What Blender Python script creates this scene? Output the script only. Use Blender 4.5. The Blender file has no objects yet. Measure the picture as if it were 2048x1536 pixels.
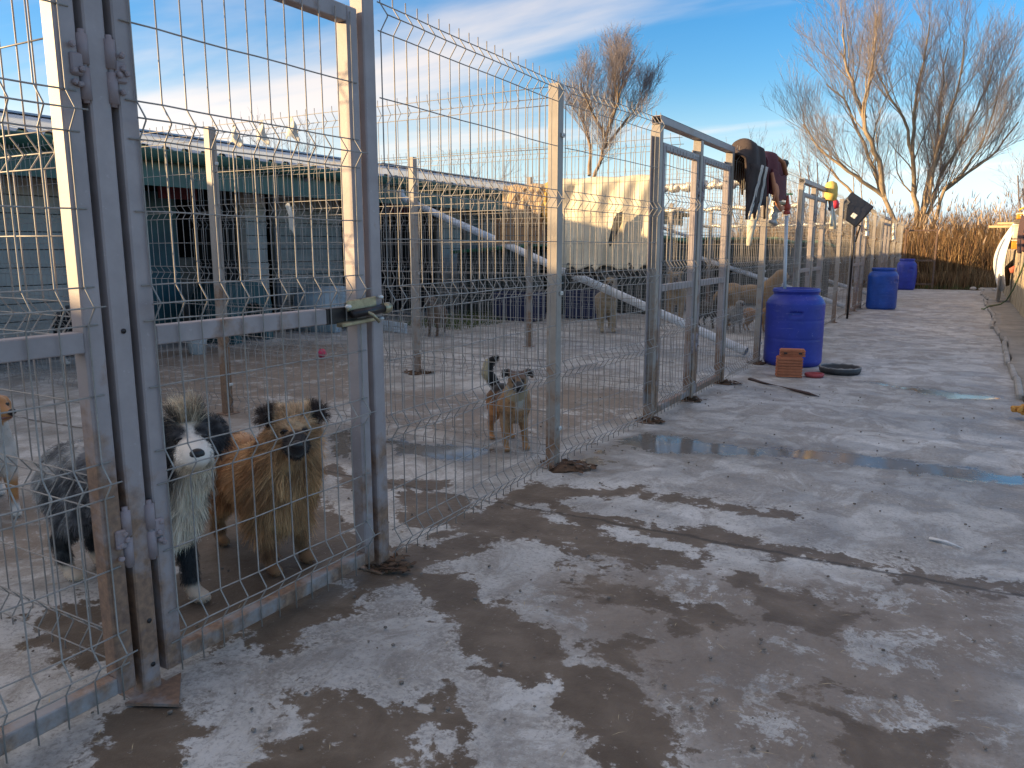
import bpy, bmesh, math, random
import numpy as np
from mathutils import Vector, Matrix, Quaternion
from mathutils.kdtree import KDTree
R = math.radians
random.seed(7); RNG = np.random.default_rng(7)
scene = bpy.context.scene
C = scene.collection

# ------------------------------------------------------------------ camera
cam_data = bpy.data.cameras.new('camera'); cam = bpy.data.objects.new('camera', cam_data); C.objects.link(cam)
cam.location = (0, 0, 1.19)
cam.rotation_euler = (R(90 - 10.09), 0, R(30.07))
cam_data.sensor_width = 36; cam_data.lens = 27.07
cam_data.clip_start = 0.05; cam_data.clip_end = 3000
scene.camera = cam

# ------------------------------------------------------------------ light: low winter sun from behind the kennel roof on the left
SUN_EL = 9.5
SUN_AZ = math.atan2(-0.81, -0.587)          # direction towards the sun, measured from +Y towards +X
SUN_STRENGTH = 2.25; SKY_STRENGTH = 0.15; EXPOSURE = 2.3
world = bpy.data.worlds.new('World'); scene.world = world; world.use_nodes = True
def build_world():
    nt = world.node_tree; nt.nodes.clear(); N = nt.nodes.new; L = nt.links.new
    out = N('ShaderNodeOutputWorld'); bg = N('ShaderNodeBackground'); bg.inputs['Strength'].default_value = SKY_STRENGTH
    L(bg.outputs[0], out.inputs[0])
    sky = N('ShaderNodeTexSky'); sky.sky_type = 'NISHITA'; sky.sun_disc = False
    sky.sun_elevation = R(SUN_EL); sky.sun_rotation = SUN_AZ
    sky.altitude = 100; sky.air_density = 1.0; sky.dust_density = 0.9; sky.ozone_density = 2.2
    tc = N('ShaderNodeTexCoord'); sep = N('ShaderNodeSeparateXYZ'); L(tc.outputs['Generated'], sep.inputs[0])
    # project the view direction on a flat cloud layer
    den = N('ShaderNodeMath'); den.operation = 'ADD'; den.inputs[1].default_value = 0.10; L(sep.outputs[2], den.inputs[0])
    den2 = N('ShaderNodeMath'); den2.operation = 'MAXIMUM'; den2.inputs[1].default_value = 0.05; L(den.outputs[0], den2.inputs[0])
    dx = N('ShaderNodeMath'); dx.operation = 'DIVIDE'; L(sep.outputs[0], dx.inputs[0]); L(den2.outputs[0], dx.inputs[1])
    dy = N('ShaderNodeMath'); dy.operation = 'DIVIDE'; L(sep.outputs[1], dy.inputs[0]); L(den2.outputs[0], dy.inputs[1])
    comb = N('ShaderNodeCombineXYZ'); L(dx.outputs[0], comb.inputs[0]); L(dy.outputs[0], comb.inputs[1])
    mp = N('ShaderNodeMapping'); mp.inputs['Rotation'].default_value = (0, 0, R(-28)); mp.inputs['Scale'].default_value = (0.42, 1.25, 1); mp.inputs['Location'].default_value = (3.1, 1.7, 0)
    L(comb.outputs[0], mp.inputs[0])
    nz = N('ShaderNodeTexNoise'); nz.inputs['Scale'].default_value = 0.9; nz.inputs['Detail'].default_value = 7; nz.inputs['Roughness'].default_value = 0.52; nz.inputs['Distortion'].default_value = 0.5
    L(mp.outputs[0], nz.inputs['Vector'])
    # the cloud bank thickens towards -X (left of the fence)
    bias = N('ShaderNodeMapRange'); bias.interpolation_type = 'SMOOTHSTEP'; L(sep.outputs[0], bias.inputs['Value'])
    bias.inputs['From Min'].default_value = -0.1; bias.inputs['From Max'].default_value = -0.85; bias.inputs['To Min'].default_value = -0.13; bias.inputs['To Max'].default_value = 0.12
    high = N('ShaderNodeMapRange'); high.interpolation_type = 'SMOOTHSTEP'; L(sep.outputs[2], high.inputs['Value'])      # added cloud overhead, out of view, brightening and whitening the shaded ground
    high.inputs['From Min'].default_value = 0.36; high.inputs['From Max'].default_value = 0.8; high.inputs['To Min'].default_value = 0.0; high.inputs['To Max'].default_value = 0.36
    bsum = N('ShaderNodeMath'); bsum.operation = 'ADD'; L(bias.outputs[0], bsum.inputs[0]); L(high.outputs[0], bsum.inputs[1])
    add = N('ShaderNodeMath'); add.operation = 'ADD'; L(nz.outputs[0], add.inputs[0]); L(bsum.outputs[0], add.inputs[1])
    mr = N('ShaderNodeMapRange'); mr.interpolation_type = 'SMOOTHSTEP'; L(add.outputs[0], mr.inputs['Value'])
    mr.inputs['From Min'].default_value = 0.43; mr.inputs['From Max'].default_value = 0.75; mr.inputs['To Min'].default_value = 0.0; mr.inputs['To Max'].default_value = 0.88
    # skylight colour: the clear-sky model with the deeper blue a phone camera records
    hsv = N('ShaderNodeHueSaturation'); hsv.inputs['Hue'].default_value = 0.51; hsv.inputs['Saturation'].default_value = 1.44; hsv.inputs['Value'].default_value = 0.40
    L(sky.outputs[0], hsv.inputs['Color'])
    mix = N('ShaderNodeMix'); mix.data_type = 'RGBA'; L(mr.outputs[0], mix.inputs[0])
    # clouds take the brightness of the sky around them, whitened
    bw = N('ShaderNodeRGBToBW'); L(sky.outputs[0], bw.inputs[0])
    cm = N('ShaderNodeMath'); cm.operation = 'MULTIPLY_ADD'; cm.inputs[1].default_value = 0.20; cm.inputs[2].default_value = 0.95; L(bw.outputs[0], cm.inputs[0])
    hz = N('ShaderNodeMapRange'); hz.interpolation_type = 'SMOOTHSTEP'; L(sep.outputs[2], hz.inputs['Value'])       # pale haze low down
    hz.inputs['From Min'].default_value = 0.20; hz.inputs['From Max'].default_value = 0.02; hz.inputs['To Min'].default_value = 0.0; hz.inputs['To Max'].default_value = 0.9
    hb = N('ShaderNodeVectorMath'); hb.operation = 'SCALE'; hb.inputs[0].default_value = (0.40, 0.50, 0.58); L(bw.outputs[0], hb.inputs['Scale'])
    hm = N('ShaderNodeMix'); hm.data_type = 'RGBA'; L(hz.outputs[0], hm.inputs[0]); L(hsv.outputs[0], hm.inputs[6]); L(hb.outputs[0], hm.inputs[7]); L(hm.outputs[2], mix.inputs[6])
    cc = N('ShaderNodeCombineColor')
    for k_, tint_ in enumerate((1.09, 0.98, 0.92)):
        q_ = N('ShaderNodeMath'); q_.operation = 'MULTIPLY'; q_.inputs[1].default_value = tint_; L(cm.outputs[0], q_.inputs[0]); L(q_.outputs[0], cc.inputs[k_])
    L(cc.outputs[0], mix.inputs[7])
    L(mix.outputs[2], bg.inputs['Color'])
build_world()
sd = bpy.data.lights.new('sun', 'SUN'); sun = bpy.data.objects.new('sun', sd); C.objects.link(sun)
sd.energy = SUN_STRENGTH; sd.angle = R(0.55); sd.color = (1.0, 0.70, 0.36)
_d = Vector((0.81, 0.587, -math.tan(R(SUN_EL))))
sun.rotation_euler = _d.to_track_quat('-Z', 'Y').to_euler()
scene.view_settings.view_transform = 'Standard'; scene.view_settings.look = 'None'
scene.view_settings.gamma = 1.0; scene.view_settings.use_curve_mapping = False
scene.view_settings.exposure = EXPOSURE
scene.render.engine = 'CYCLES'; scene.cycles.max_bounces = 5; scene.cycles.diffuse_bounces = 2

# ------------------------------------------------------------------ helpers
class MB:
    """collects vertices and faces, builds ONE mesh object"""
    def __init__(s): s.v = []; s.f = []; s.sm = []
    def add(s, vs, fs, smooth=False):
        o = len(s.v); s.v += [tuple(p) for p in vs]; s.f += [tuple(i + o for i in f) for f in fs]; s.sm += [smooth] * len(fs)
        return s
    def box(s, c, d, rot=None, bev=0.0):
        hx, hy, hz = d[0]/2, d[1]/2, d[2]/2
        if bev > 0:
            bm = bmesh.new(); bmesh.ops.create_cube(bm, size=1)
            bmesh.ops.scale(bm, vec=d, verts=bm.verts); bmesh.ops.bevel(bm, geom=bm.edges[:], offset=bev, segments=1, affect='EDGES')
            vs = [v.co.copy() for v in bm.verts]; bm.verts.index_update(); fs = [[v.index for v in f.verts] for f in bm.faces]; bm.free()
        else:
            vs = [Vector((x, y, z)) for x in (-hx, hx) for y in (-hy, hy) for z in (-hz, hz)]
            fs = [(0,1,3,2), (4,6,7,5), (0,4,5,1), (2,3,7,6), (0,2,6,4), (1,5,7,3)]
        if rot is not None: vs = [rot @ v for v in vs]
        return s.add([v + Vector(c) for v in vs], fs)
    def tube(s, pts, rad, n=6, caps=True, smooth=True, squash=None):
        pts = [Vector(p) for p in pts]; m = len(pts)
        if not hasattr(rad, '__len__'): rad = [rad] * m
        vs = []; fs = []; up = None
        for i in range(m):
            t = (pts[min(i+1, m-1)] - pts[max(i-1, 0)])
            t = t.normalized() if t.length > 1e-9 else Vector((0, 0, 1))
            if up is None:
                a = Vector((0, 0, 1)) if abs(t.z) < 0.9 else Vector((1, 0, 0)); up = (a - t * a.dot(t)).normalized()
            else:
                u2 = up - t * up.dot(t)
                up = u2.normalized() if u2.length > 1e-6 else up
            sd_ = t.cross(up); r = rad[i]
            for k in range(n):
                a = 2*math.pi*(k + 0.5)/n
                vs.append(pts[i] + (up*math.cos(a)*(squash or 1) + sd_*math.sin(a)) * r)
        for i in range(m-1):
            for k in range(n):
                fs.append((i*n+k, i*n+(k+1) % n, (i+1)*n+(k+1) % n, (i+1)*n+k))
        if caps: fs.append(tuple(range(n-1, -1, -1))); fs.append(tuple((m-1)*n+k for k in range(n)))
        return s.add(vs, fs, smooth)
    def lathe(s, prof, c=(0,0,0), n=32, smooth=True, rfun=None, caps=True):
        vs = []; fs = []; m = len(prof)
        for i, (r, z) in enumerate(prof):
            for k in range(n):
                a = 2*math.pi*k/n; rr = rfun(r, z, a, i) if rfun else r
                vs.append((c[0]+rr*math.cos(a), c[1]+rr*math.sin(a), c[2]+z))
        for i in range(m-1):
            for k in range(n): fs.append((i*n+k, i*n+(k+1) % n, (i+1)*n+(k+1) % n, (i+1)*n+k))
        if caps: fs.append(tuple(range(n-1, -1, -1))); fs.append(tuple((m-1)*n+k for k in range(n)))
        return s.add(vs, fs, smooth)
    def grid(s, fn, nu, nv, smooth=True):
        vs = [fn(i/(nu-1), j/(nv-1)) for j in range(nv) for i in range(nu)]
        fs = [(j*nu+i, j*nu+i+1, (j+1)*nu+i+1, (j+1)*nu+i) for j in range(nv-1) for i in range(nu-1)]
        return s.add(vs, fs, smooth)
    def mesh(s, name):
        me = bpy.data.meshes.new(name); me.from_pydata(s.v, [], s.f); me.polygons.foreach_set('use_smooth', s.sm); me.update()
        return me
    def build(s, name, mat, parent=None, **k): return obj(name, s.mesh(name), mat, parent, **k)

def obj(name, me, mat=None, parent=None, loc=None, rot=None, label=None, cat=None, group=None, kind=None, solid=0):
    o = bpy.data.objects.new(name, me); C.objects.link(o)
    if mat is not None and me is not None and not me.materials: me.materials.append(mat)
    if parent is not None: o.parent = parent
    if loc is not None: o.location = loc
    if rot is not None: o.rotation_euler = rot
    if solid:
        m = o.modifiers.new('thickness', 'SOLIDIFY'); m.thickness = solid; m.offset = 0
    return tag(o, label, cat, group, kind)
def tag(o, label=None, cat=None, group=None, kind=None):
    if label: o['label'] = label
    if cat: o['category'] = cat
    if group: o['group'] = group
    if kind: o['kind'] = kind
    return o
def thing(name, loc, rotz, label, cat, group=None): return obj(name, None, None, None, loc, (0, 0, rotz), label, cat, group)
def copy_tree(o, parent=None):
    c = o.copy(); C.objects.link(c); c.parent = parent
    for ch in list(o.children): copy_tree(ch, c)
    return c
def lerp(a, b, t): return a + (b-a)*t
def vnoise(seed):
    """cheap smooth 3d value noise built from sines, vectorised"""
    rg = np.random.default_rng(seed); K = rg.normal(size=(10, 3)); P = rg.uniform(0, 6.28, 10)
    def f(p, s=1.0): return sum(np.sin((p*s) @ K[i]*(1+0.35*i) + P[i])/(1+0.25*i) for i in range(10))/5.0
    return f

# ------------------------------------------------------------------ materials
def new_mat(name):
    m = bpy.data.materials.new(name); m.use_nodes = True
    nt = m.node_tree; b = nt.nodes['Principled BSDF']; return m, nt, b
def ramp(nt, stops, fac=None, interp='LINEAR'):
    r = nt.nodes.new('ShaderNodeValToRGB'); r.color_ramp.interpolation = interp
    el = r.color_ramp.elements
    while len(el) < len(stops): el.new(0.5)
    for e, (p, c) in zip(el, stops): e.position = p; e.color = (c, c, c, 1) if not hasattr(c, '__len__') else (*c, 1)
    if fac is not None: nt.links.new(fac, r.inputs[0])
    return r
def noise(nt, scale, detail=5, rough=0.55, vec=None, dist=0.0):
    n = nt.nodes.new('ShaderNodeTexNoise'); n.inputs['Scale'].default_value = scale; n.inputs['Detail'].default_value = detail
    n.inputs['Roughness'].default_value = rough; n.inputs['Distortion'].default_value = dist
    if vec is not None: nt.links.new(vec, n.inputs['Vector'])
    return n
def coords(nt, scale=(1,1,1), kind='Object'):
    t = nt.nodes.new('ShaderNodeTexCoord'); m = nt.nodes.new('ShaderNodeMapping'); m.inputs['Scale'].default_value = scale
    nt.links.new(t.outputs[kind], m.inputs[0]); return m.outputs[0]
def worldpos(nt, scale=(1,1,1), loc=(0,0,0)):
    g = nt.nodes.new('ShaderNodeNewGeometry'); m = nt.nodes.new('ShaderNodeMapping'); m.inputs['Scale'].default_value = scale; m.inputs['Location'].default_value = loc
    nt.links.new(g.outputs['Position'], m.inputs[0]); return m.outputs[0]
def mixc(nt, fac, a, b, mode='MIX'):
    m = nt.nodes.new('ShaderNodeMix'); m.data_type = 'RGBA'; m.blend_type = mode
    for i, v in ((0, fac), (6, a), (7, b)):
        if hasattr(v, 'is_linked') or isinstance(v, bpy.types.NodeSocket): nt.links.new(v, m.inputs[i])
        elif hasattr(v, '__len__'): m.inputs[i].default_value = (*v, 1) if len(v) == 3 else v
        else: m.inputs[i].default_value = v
    return m.outputs[2]
def math_(nt, op, a, b=None, clamp=False):
    m = nt.nodes.new('ShaderNodeMath'); m.operation = op; m.use_clamp = clamp
    for i, v in ((0, a), (1, b)):
        if v is None: continue
        if isinstance(v, bpy.types.NodeSocket): nt.links.new(v, m.inputs[i])
        else: m.inputs[i].default_value = v
    return m.outputs[0]
def bump(nt, b, h, strength=0.3, dist=0.01):
    n = nt.nodes.new('ShaderNodeBump'); n.inputs['Strength'].default_value = strength; n.inputs['Distance'].default_value = dist
    nt.links.new(h, n.inputs['Height']); nt.links.new(n.outputs[0], b.inputs['Normal'])
def plain(name, col, rough=0.6, metal=0.0, var=0.25, scale=8.0, bmp=0.15, spec=0.5, world_space=False):
    """surface colour with blotchy wear of its own"""
    m, nt, b = new_mat(name); v = worldpos(nt) if world_space else coords(nt)
    n = noise(nt, scale, 6, 0.6, v); n2 = noise(nt, scale*7, 4, 0.6, v)
    f = math_(nt, 'ADD', math_(nt, 'MULTIPLY', n.outputs[0], 0.7), math_(nt, 'MULTIPLY', n2.outputs[0], 0.3))
    lo = tuple(c*(1-var) for c in col); hi = tuple(min(1, c*(1+var)) for c in col)
    r = ramp(nt, [(0.32, lo), (0.68, hi)], f); nt.links.new(r.outputs[0], b.inputs['Base Color'])
    b.inputs['Roughness'].default_value = rough; b.inputs['Metallic'].default_value = metal; b.inputs['Specular IOR Level'].default_value = spec
    if bmp: bump(nt, b, n2.outputs[0], bmp, 0.004)
    return m
M = {}
def steel(name, col, rust=0.5, foot=True, rough=0.5):
    """dull zinc-grey paint, rusting in blotches and near the ground"""
    m, nt, b = new_mat(name); v = worldpos(nt)
    n = noise(nt, 7, 7, 0.62, v); n2 = noise(nt, 55, 4, 0.6, v); n3 = noise(nt, 2.1, 4, 0.6, worldpos(nt, (1, 1, 0.5)))
    base = ramp(nt, [(0.3, tuple(c*0.80 for c in col)), (0.7, tuple(c*1.12 for c in col))], n.outputs[0]).outputs[0]
    spk = ramp(nt, [(0.66, 0.0), (0.72, 1.0)], n2.outputs[0]).outputs[0]
    base = mixc(nt, math_(nt, 'MULTIPLY', spk, 0.35), base, tuple(min(1, c*1.5) for c in col))
    g = nt.nodes.new('ShaderNodeNewGeometry'); s = nt.nodes.new('ShaderNodeSeparateXYZ'); nt.links.new(g.outputs['Position'], s.inputs[0])
    low = nt.nodes.new('ShaderNodeMapRange'); nt.links.new(s.outputs[2], low.inputs[0])
    low.inputs[1].default_value = 1.15; low.inputs[2].default_value = 0.0; low.inputs[3].default_value = 0.0; low.inputs[4].default_value = 0.19 if foot else 0.0
    f = math_(nt, 'ADD', math_(nt, 'ADD', math_(nt, 'MULTIPLY', n.outputs[0], 0.55), math_(nt, 'MULTIPLY', n3.outputs[0], 0.45)), low.outputs[0])
    hi = 0.74 - 0.14*rust
    rm = ramp(nt, [(hi-0.05, 0.0), (hi+0.04, 1.0)], f).outputs[0]
    rc = ramp(nt, [(0.3, (0.12, 0.06, 0.032)), (0.7, (0.30, 0.165, 0.085))], n2.outputs[0]).outputs[0]
    nt.links.new(mixc(nt, math_(nt, 'MULTIPLY', rm, 0.85), base, rc), b.inputs['Base Color'])
    b.inputs['Roughness'].default_value = rough; b.inputs['Metallic'].default_value = 0.0; b.inputs['Specular IOR Level'].default_value = 0.35; bump(nt, b, n2.outputs[0], 0.15, 0.002)
    return m
M['post'] = steel('zinc_post', (0.34, 0.295, 0.255), 0.85)
M['gate'] = steel('gate_paint', (0.35, 0.295, 0.285), 0.78)
M['gate_rust'] = steel('gate_rust', (0.38, 0.35, 0.34), 0.82)
M['wire'] = plain('zinc_wire', (0.29, 0.265, 0.24), 0.5, 0.1, 0.25, 14, 0)
M['hinge'] = steel('hinge', (0.30, 0.24, 0.24), 0.95, False)
M['brass'] = plain('dull_latch', (0.36, 0.31, 0.20), 0.42, 0.7, 0.4, 30)
M['dark_metal'] = plain('oily_metal', (0.035, 0.03, 0.03), 0.4, 0.5, 0.4, 20)
M['lime'] = plain('white_bolt', (0.62, 0.6, 0.56), 0.5, 0.3)

# ------------------------------------------------------------------ ground
BROWN = [[(-1.189,2.449),(-1.057,2.473),(-0.869,2.437),(-0.764,2.343),(-0.859,2.267),(-1.021,2.303)],[(-0.709,2.333),(-0.604,2.435),(-0.53,2.338),(-0.576,2.219),(-0.658,2.226)],[(-0.867,1.964),(-0.774,2.052),(-0.666,2.015),(-0.7,1.902),(-0.801,1.889)],[(-0.295,2.05),(-0.234,2.072),(-0.242,2.0),(-0.297,1.99)],[(-0.114,1.883),(0.021,2.006),(0.076,1.949),(-0.021,1.792),(-0.094,1.79)],[(-1.297,1.242),(-1.318,1.164),(-1.297,1.054),(-1.159,1.133)],[(-0.59,2.646),(-0.389,2.669),(-0.216,2.559),(-0.289,2.44),(-0.488,2.503)],[(-1.575,2.138),(-1.477,2.156),(-1.378,2.061),(-1.314,2.025),(-1.264,2.037),(-1.224,2.077),(-1.106,1.997),(-1.032,1.995),(-0.951,1.922),(-0.946,1.885),(-0.918,1.891),(-0.824,1.833),(-0.751,1.861),(-0.667,1.88),(-0.609,1.801),(-0.555,1.729),(-0.503,1.689),(-0.458,1.587),(-0.539,1.54),(-0.72,1.563),(-0.878,1.73),(-0.922,1.71),(-0.981,1.722),(-1.059,1.752),(-1.132,1.777),(-1.213,1.857),(-1.31,1.909),(-1.464,2.011),(-1.548,2.077)],[(-1.443,1.308),(-1.413,1.367),(-1.348,1.394),(-1.295,1.383),(-1.247,1.377),(-1.185,1.393),(-1.124,1.409),(-1.116,1.486),(-1.084,1.537),(-1.028,1.58),(-0.992,1.535),(-1.0,1.459),(-0.981,1.423),(-1.066,1.393),(-1.028,1.358),(-0.953,1.348),(-0.898,1.285),(-1.101,1.167),(-1.213,1.233),(-1.311,1.27),(-1.375,1.284)],[(-1.836,1.53),(-1.826,1.695),(-1.842,1.846),(-1.803,1.887),(-1.722,1.861),(-1.706,1.781),(-1.729,1.719),(-1.711,1.583),(-1.702,1.532),(-1.78,1.529)],[(-1.853,2.023),(-1.823,2.135),(-1.705,2.192),(-1.665,2.066),(-1.728,1.996)],[(-1.788,2.216),(-1.788,2.295),(-1.697,2.337),(-1.676,2.45),(-1.609,2.411),(-1.643,2.345),(-1.702,2.288)],[(-1.791,2.511),(-1.788,2.714),(-1.764,2.887),(-1.655,2.983),(-1.459,2.861),(-1.249,2.879),(-1.126,2.781),(-1.026,2.839),(-0.824,2.807),(-0.738,2.715),(-0.642,2.719),(-0.507,2.723),(-0.62,2.633),(-0.757,2.652),(-0.887,2.688),(-0.986,2.571),(-1.092,2.624),(-1.2,2.648),(-1.332,2.662),(-1.462,2.637),(-1.626,2.607),(-1.722,2.598)],[(-1.816,3.022),(-1.787,3.359),(-1.563,3.345),(-1.381,3.498),(-1.304,3.542),(-1.186,3.473),(-0.981,3.548),(-0.783,3.487),(-0.579,3.488),(-0.594,3.398),(-0.808,3.363),(-1.053,3.38),(-1.295,3.349),(-1.517,3.247),(-1.662,3.044)],[(-1.504,3.038),(-1.234,3.042),(-0.904,3.064),(-0.796,3.224),(-0.721,3.098),(-0.537,3.079),(-0.343,3.103),(-0.161,3.108),(0.054,3.052),(0.306,3.141),(0.302,3.069),(0.055,2.981),(-0.155,3.037),(-0.331,3.01),(-0.756,2.922),(-0.762,2.804),(-0.868,2.888),(-1.173,2.895),(-1.401,2.931)],[(-1.748,1.035),(-1.711,1.094),(-1.606,1.125),(-1.519,1.08),(-1.48,1.024),(-1.474,0.951),(-1.584,0.927)],[(-2.602,1.25),(-2.573,1.396),(-2.317,1.382),(-2.114,1.252),(-2.131,1.192),(-2.202,1.112),(-2.31,1.139)],[(-1.925,1.318),(-3.201,2.22),(-2.614,2.647),(-2.166,2.361),(-1.916,2.081),(-1.953,1.676),(-1.878,1.413)],[(-2.905,3.027),(-2.508,2.971),(-2.235,3.119),(-2.167,3.024),(-2.437,2.886),(-2.579,2.785)],[(-2.276,2.842),(-2.237,2.91),(-2.002,2.914),(-1.857,2.681),(-1.899,2.571),(-2.05,2.555)]]
PUD = [[(-1.785,3.744),(-1.788,3.921),(-1.789,4.336),(-1.706,4.656),(-1.64,4.663),(-1.424,4.62),(-1.207,4.601),(-0.975,4.598),(-0.737,4.736),(-0.434,4.781),(-0.166,4.799),(0.086,4.77),(0.403,4.738),(0.39,4.523),(0.145,4.477),(-0.148,4.471),(-0.53,4.47),(-0.732,4.472),(-1.067,4.364),(-1.434,4.176),(-1.668,4.21),(-1.711,3.966),(-1.569,3.927),(-1.555,3.71)],[(-3.063,3.641),(-2.614,3.759),(-2.26,3.762),(-2.292,3.439),(-2.701,3.381)],[(-3.426,3.582),(-3.477,3.879),(-2.842,3.179),(-3.073,3.165)],[(-0.797,7.507),(0.005,6.897),(0.483,7.175),(-0.185,7.287)]]
ZONE = [[(-8.27,5.572),(-6.456,7.163),(-4.493,5.367),(-3.909,3.994),(-4.153,3.487),(-5.123,3.491)],[(-4.063,4.784),(-2.982,5.803),(-2.119,5.909),(-1.828,5.011),(-2.142,4.175),(-2.758,3.969),(-3.331,3.964)],[(-0.872,2.302),(-0.63,2.53),(-0.419,2.481),(-0.406,2.265),(-0.555,2.144),(-0.754,2.171)],[(-0.323,2.663),(-0.089,2.843),(0.148,2.731),(0.069,2.409),(-0.143,2.417)],[(-0.148,1.979),(0.073,2.157),(0.247,2.16),(0.234,1.94),(-0.06,1.77)],[(-3.883,1.825),(-3.709,2.296),(-2.604,1.578),(-2.694,1.427),(-3.068,1.414)],[(-1.171,2.216),(-1.048,2.695),(-0.579,2.75),(0.302,3.069),(0.234,1.94),(-0.433,1.554),(-0.796,1.877)]]
JSLOPE = 0.0293; JOFF = 3.0215
def sdf(px, py, polys):
    """signed distance (negative inside) to the nearest of several outlines"""
    best = np.full(px.shape, 9.0)
    for P in polys:
        P = np.array(P); x0, y0 = P.min(0)-0.5; x1, y1 = P.max(0)+0.5
        idx = np.where((px > x0) & (px < x1) & (py > y0) & (py < y1))[0]
        if len(idx) == 0: continue
        x = px[idx]; y = py[idx]; d = np.full(x.shape, 1e9); ins = np.zeros(x.shape, bool)
        for i in range(len(P)):
            ax, ay = P[i-1]; bx, by = P[i]; ex, ey = bx-ax, by-ay; l2 = ex*ex+ey*ey+1e-12
            t = np.clip(((x-ax)*ex+(y-ay)*ey)/l2, 0, 1)
            d = np.minimum(d, (x-ax-t*ex)**2+(y-ay-t*ey)**2)
            c = ((ay > y) != (by > y)); xi = ax+(y-ay)*ex/(ey if abs(ey) > 1e-12 else 1e-12); ins ^= c & (x < xi)
        s = np.sqrt(d)*np.where(ins, -1, 1); best[idx] = np.minimum(best[idx], s)
    return best
def float_attr(me, name, arr):
    a = me.attributes.new(name, 'FLOAT', 'POINT'); a.data.foreach_set('value', np.asarray(arr, dtype=np.float32))
def make_concrete():
    xs = np.concatenate([np.linspace(-14.9, -5.2, 60), np.linspace(-5.15, 0.50, 227)])
    ys = np.concatenate([np.linspace(-14, 0.3, 40), np.linspace(0.33, 9.0, 330), np.linspace(9.1, 25.0, 160)])
    X, Y = np.meshgrid(xs, ys); nx, ny = len(xs), len(ys); px = X.ravel(); py = Y.ravel()
    wet = sdf(px, py, BROWN); pud = sdf(px, py, PUD); zn = sdf(px, py, ZONE)
    nf = vnoise(3); p3 = np.stack([px, py, 0*px], 1)
    z = 0.006 + 0.004*nf(p3, 1.3) + 0.003*nf(p3, 4.0)
    v = np.stack([px, py, z], 1)
    me = bpy.data.meshes.new('concrete_yard'); nv = len(v); me.vertices.add(nv); me.vertices.foreach_set('co', v.ravel().astype(np.float32))
    i, j = np.meshgrid(np.arange(nx-1), np.arange(ny-1)); a = (j*nx+i).ravel(); q = np.stack([a, a+1, a+1+nx, a+nx], 1)
    nq = len(q); me.loops.add(nq*4); me.loops.foreach_set('vertex_index', q.ravel().astype(np.int32))
    me.polygons.add(nq); me.polygons.foreach_set('loop_start', np.arange(0, nq*4, 4, dtype=np.int32)); me.polygons.foreach_set('use_smooth', np.ones(nq, bool)); me.update(); me.validate()
    float_attr(me, 'wet', wet); float_attr(me, 'pud', pud); float_attr(me, 'zone', zn)
    return me
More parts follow.
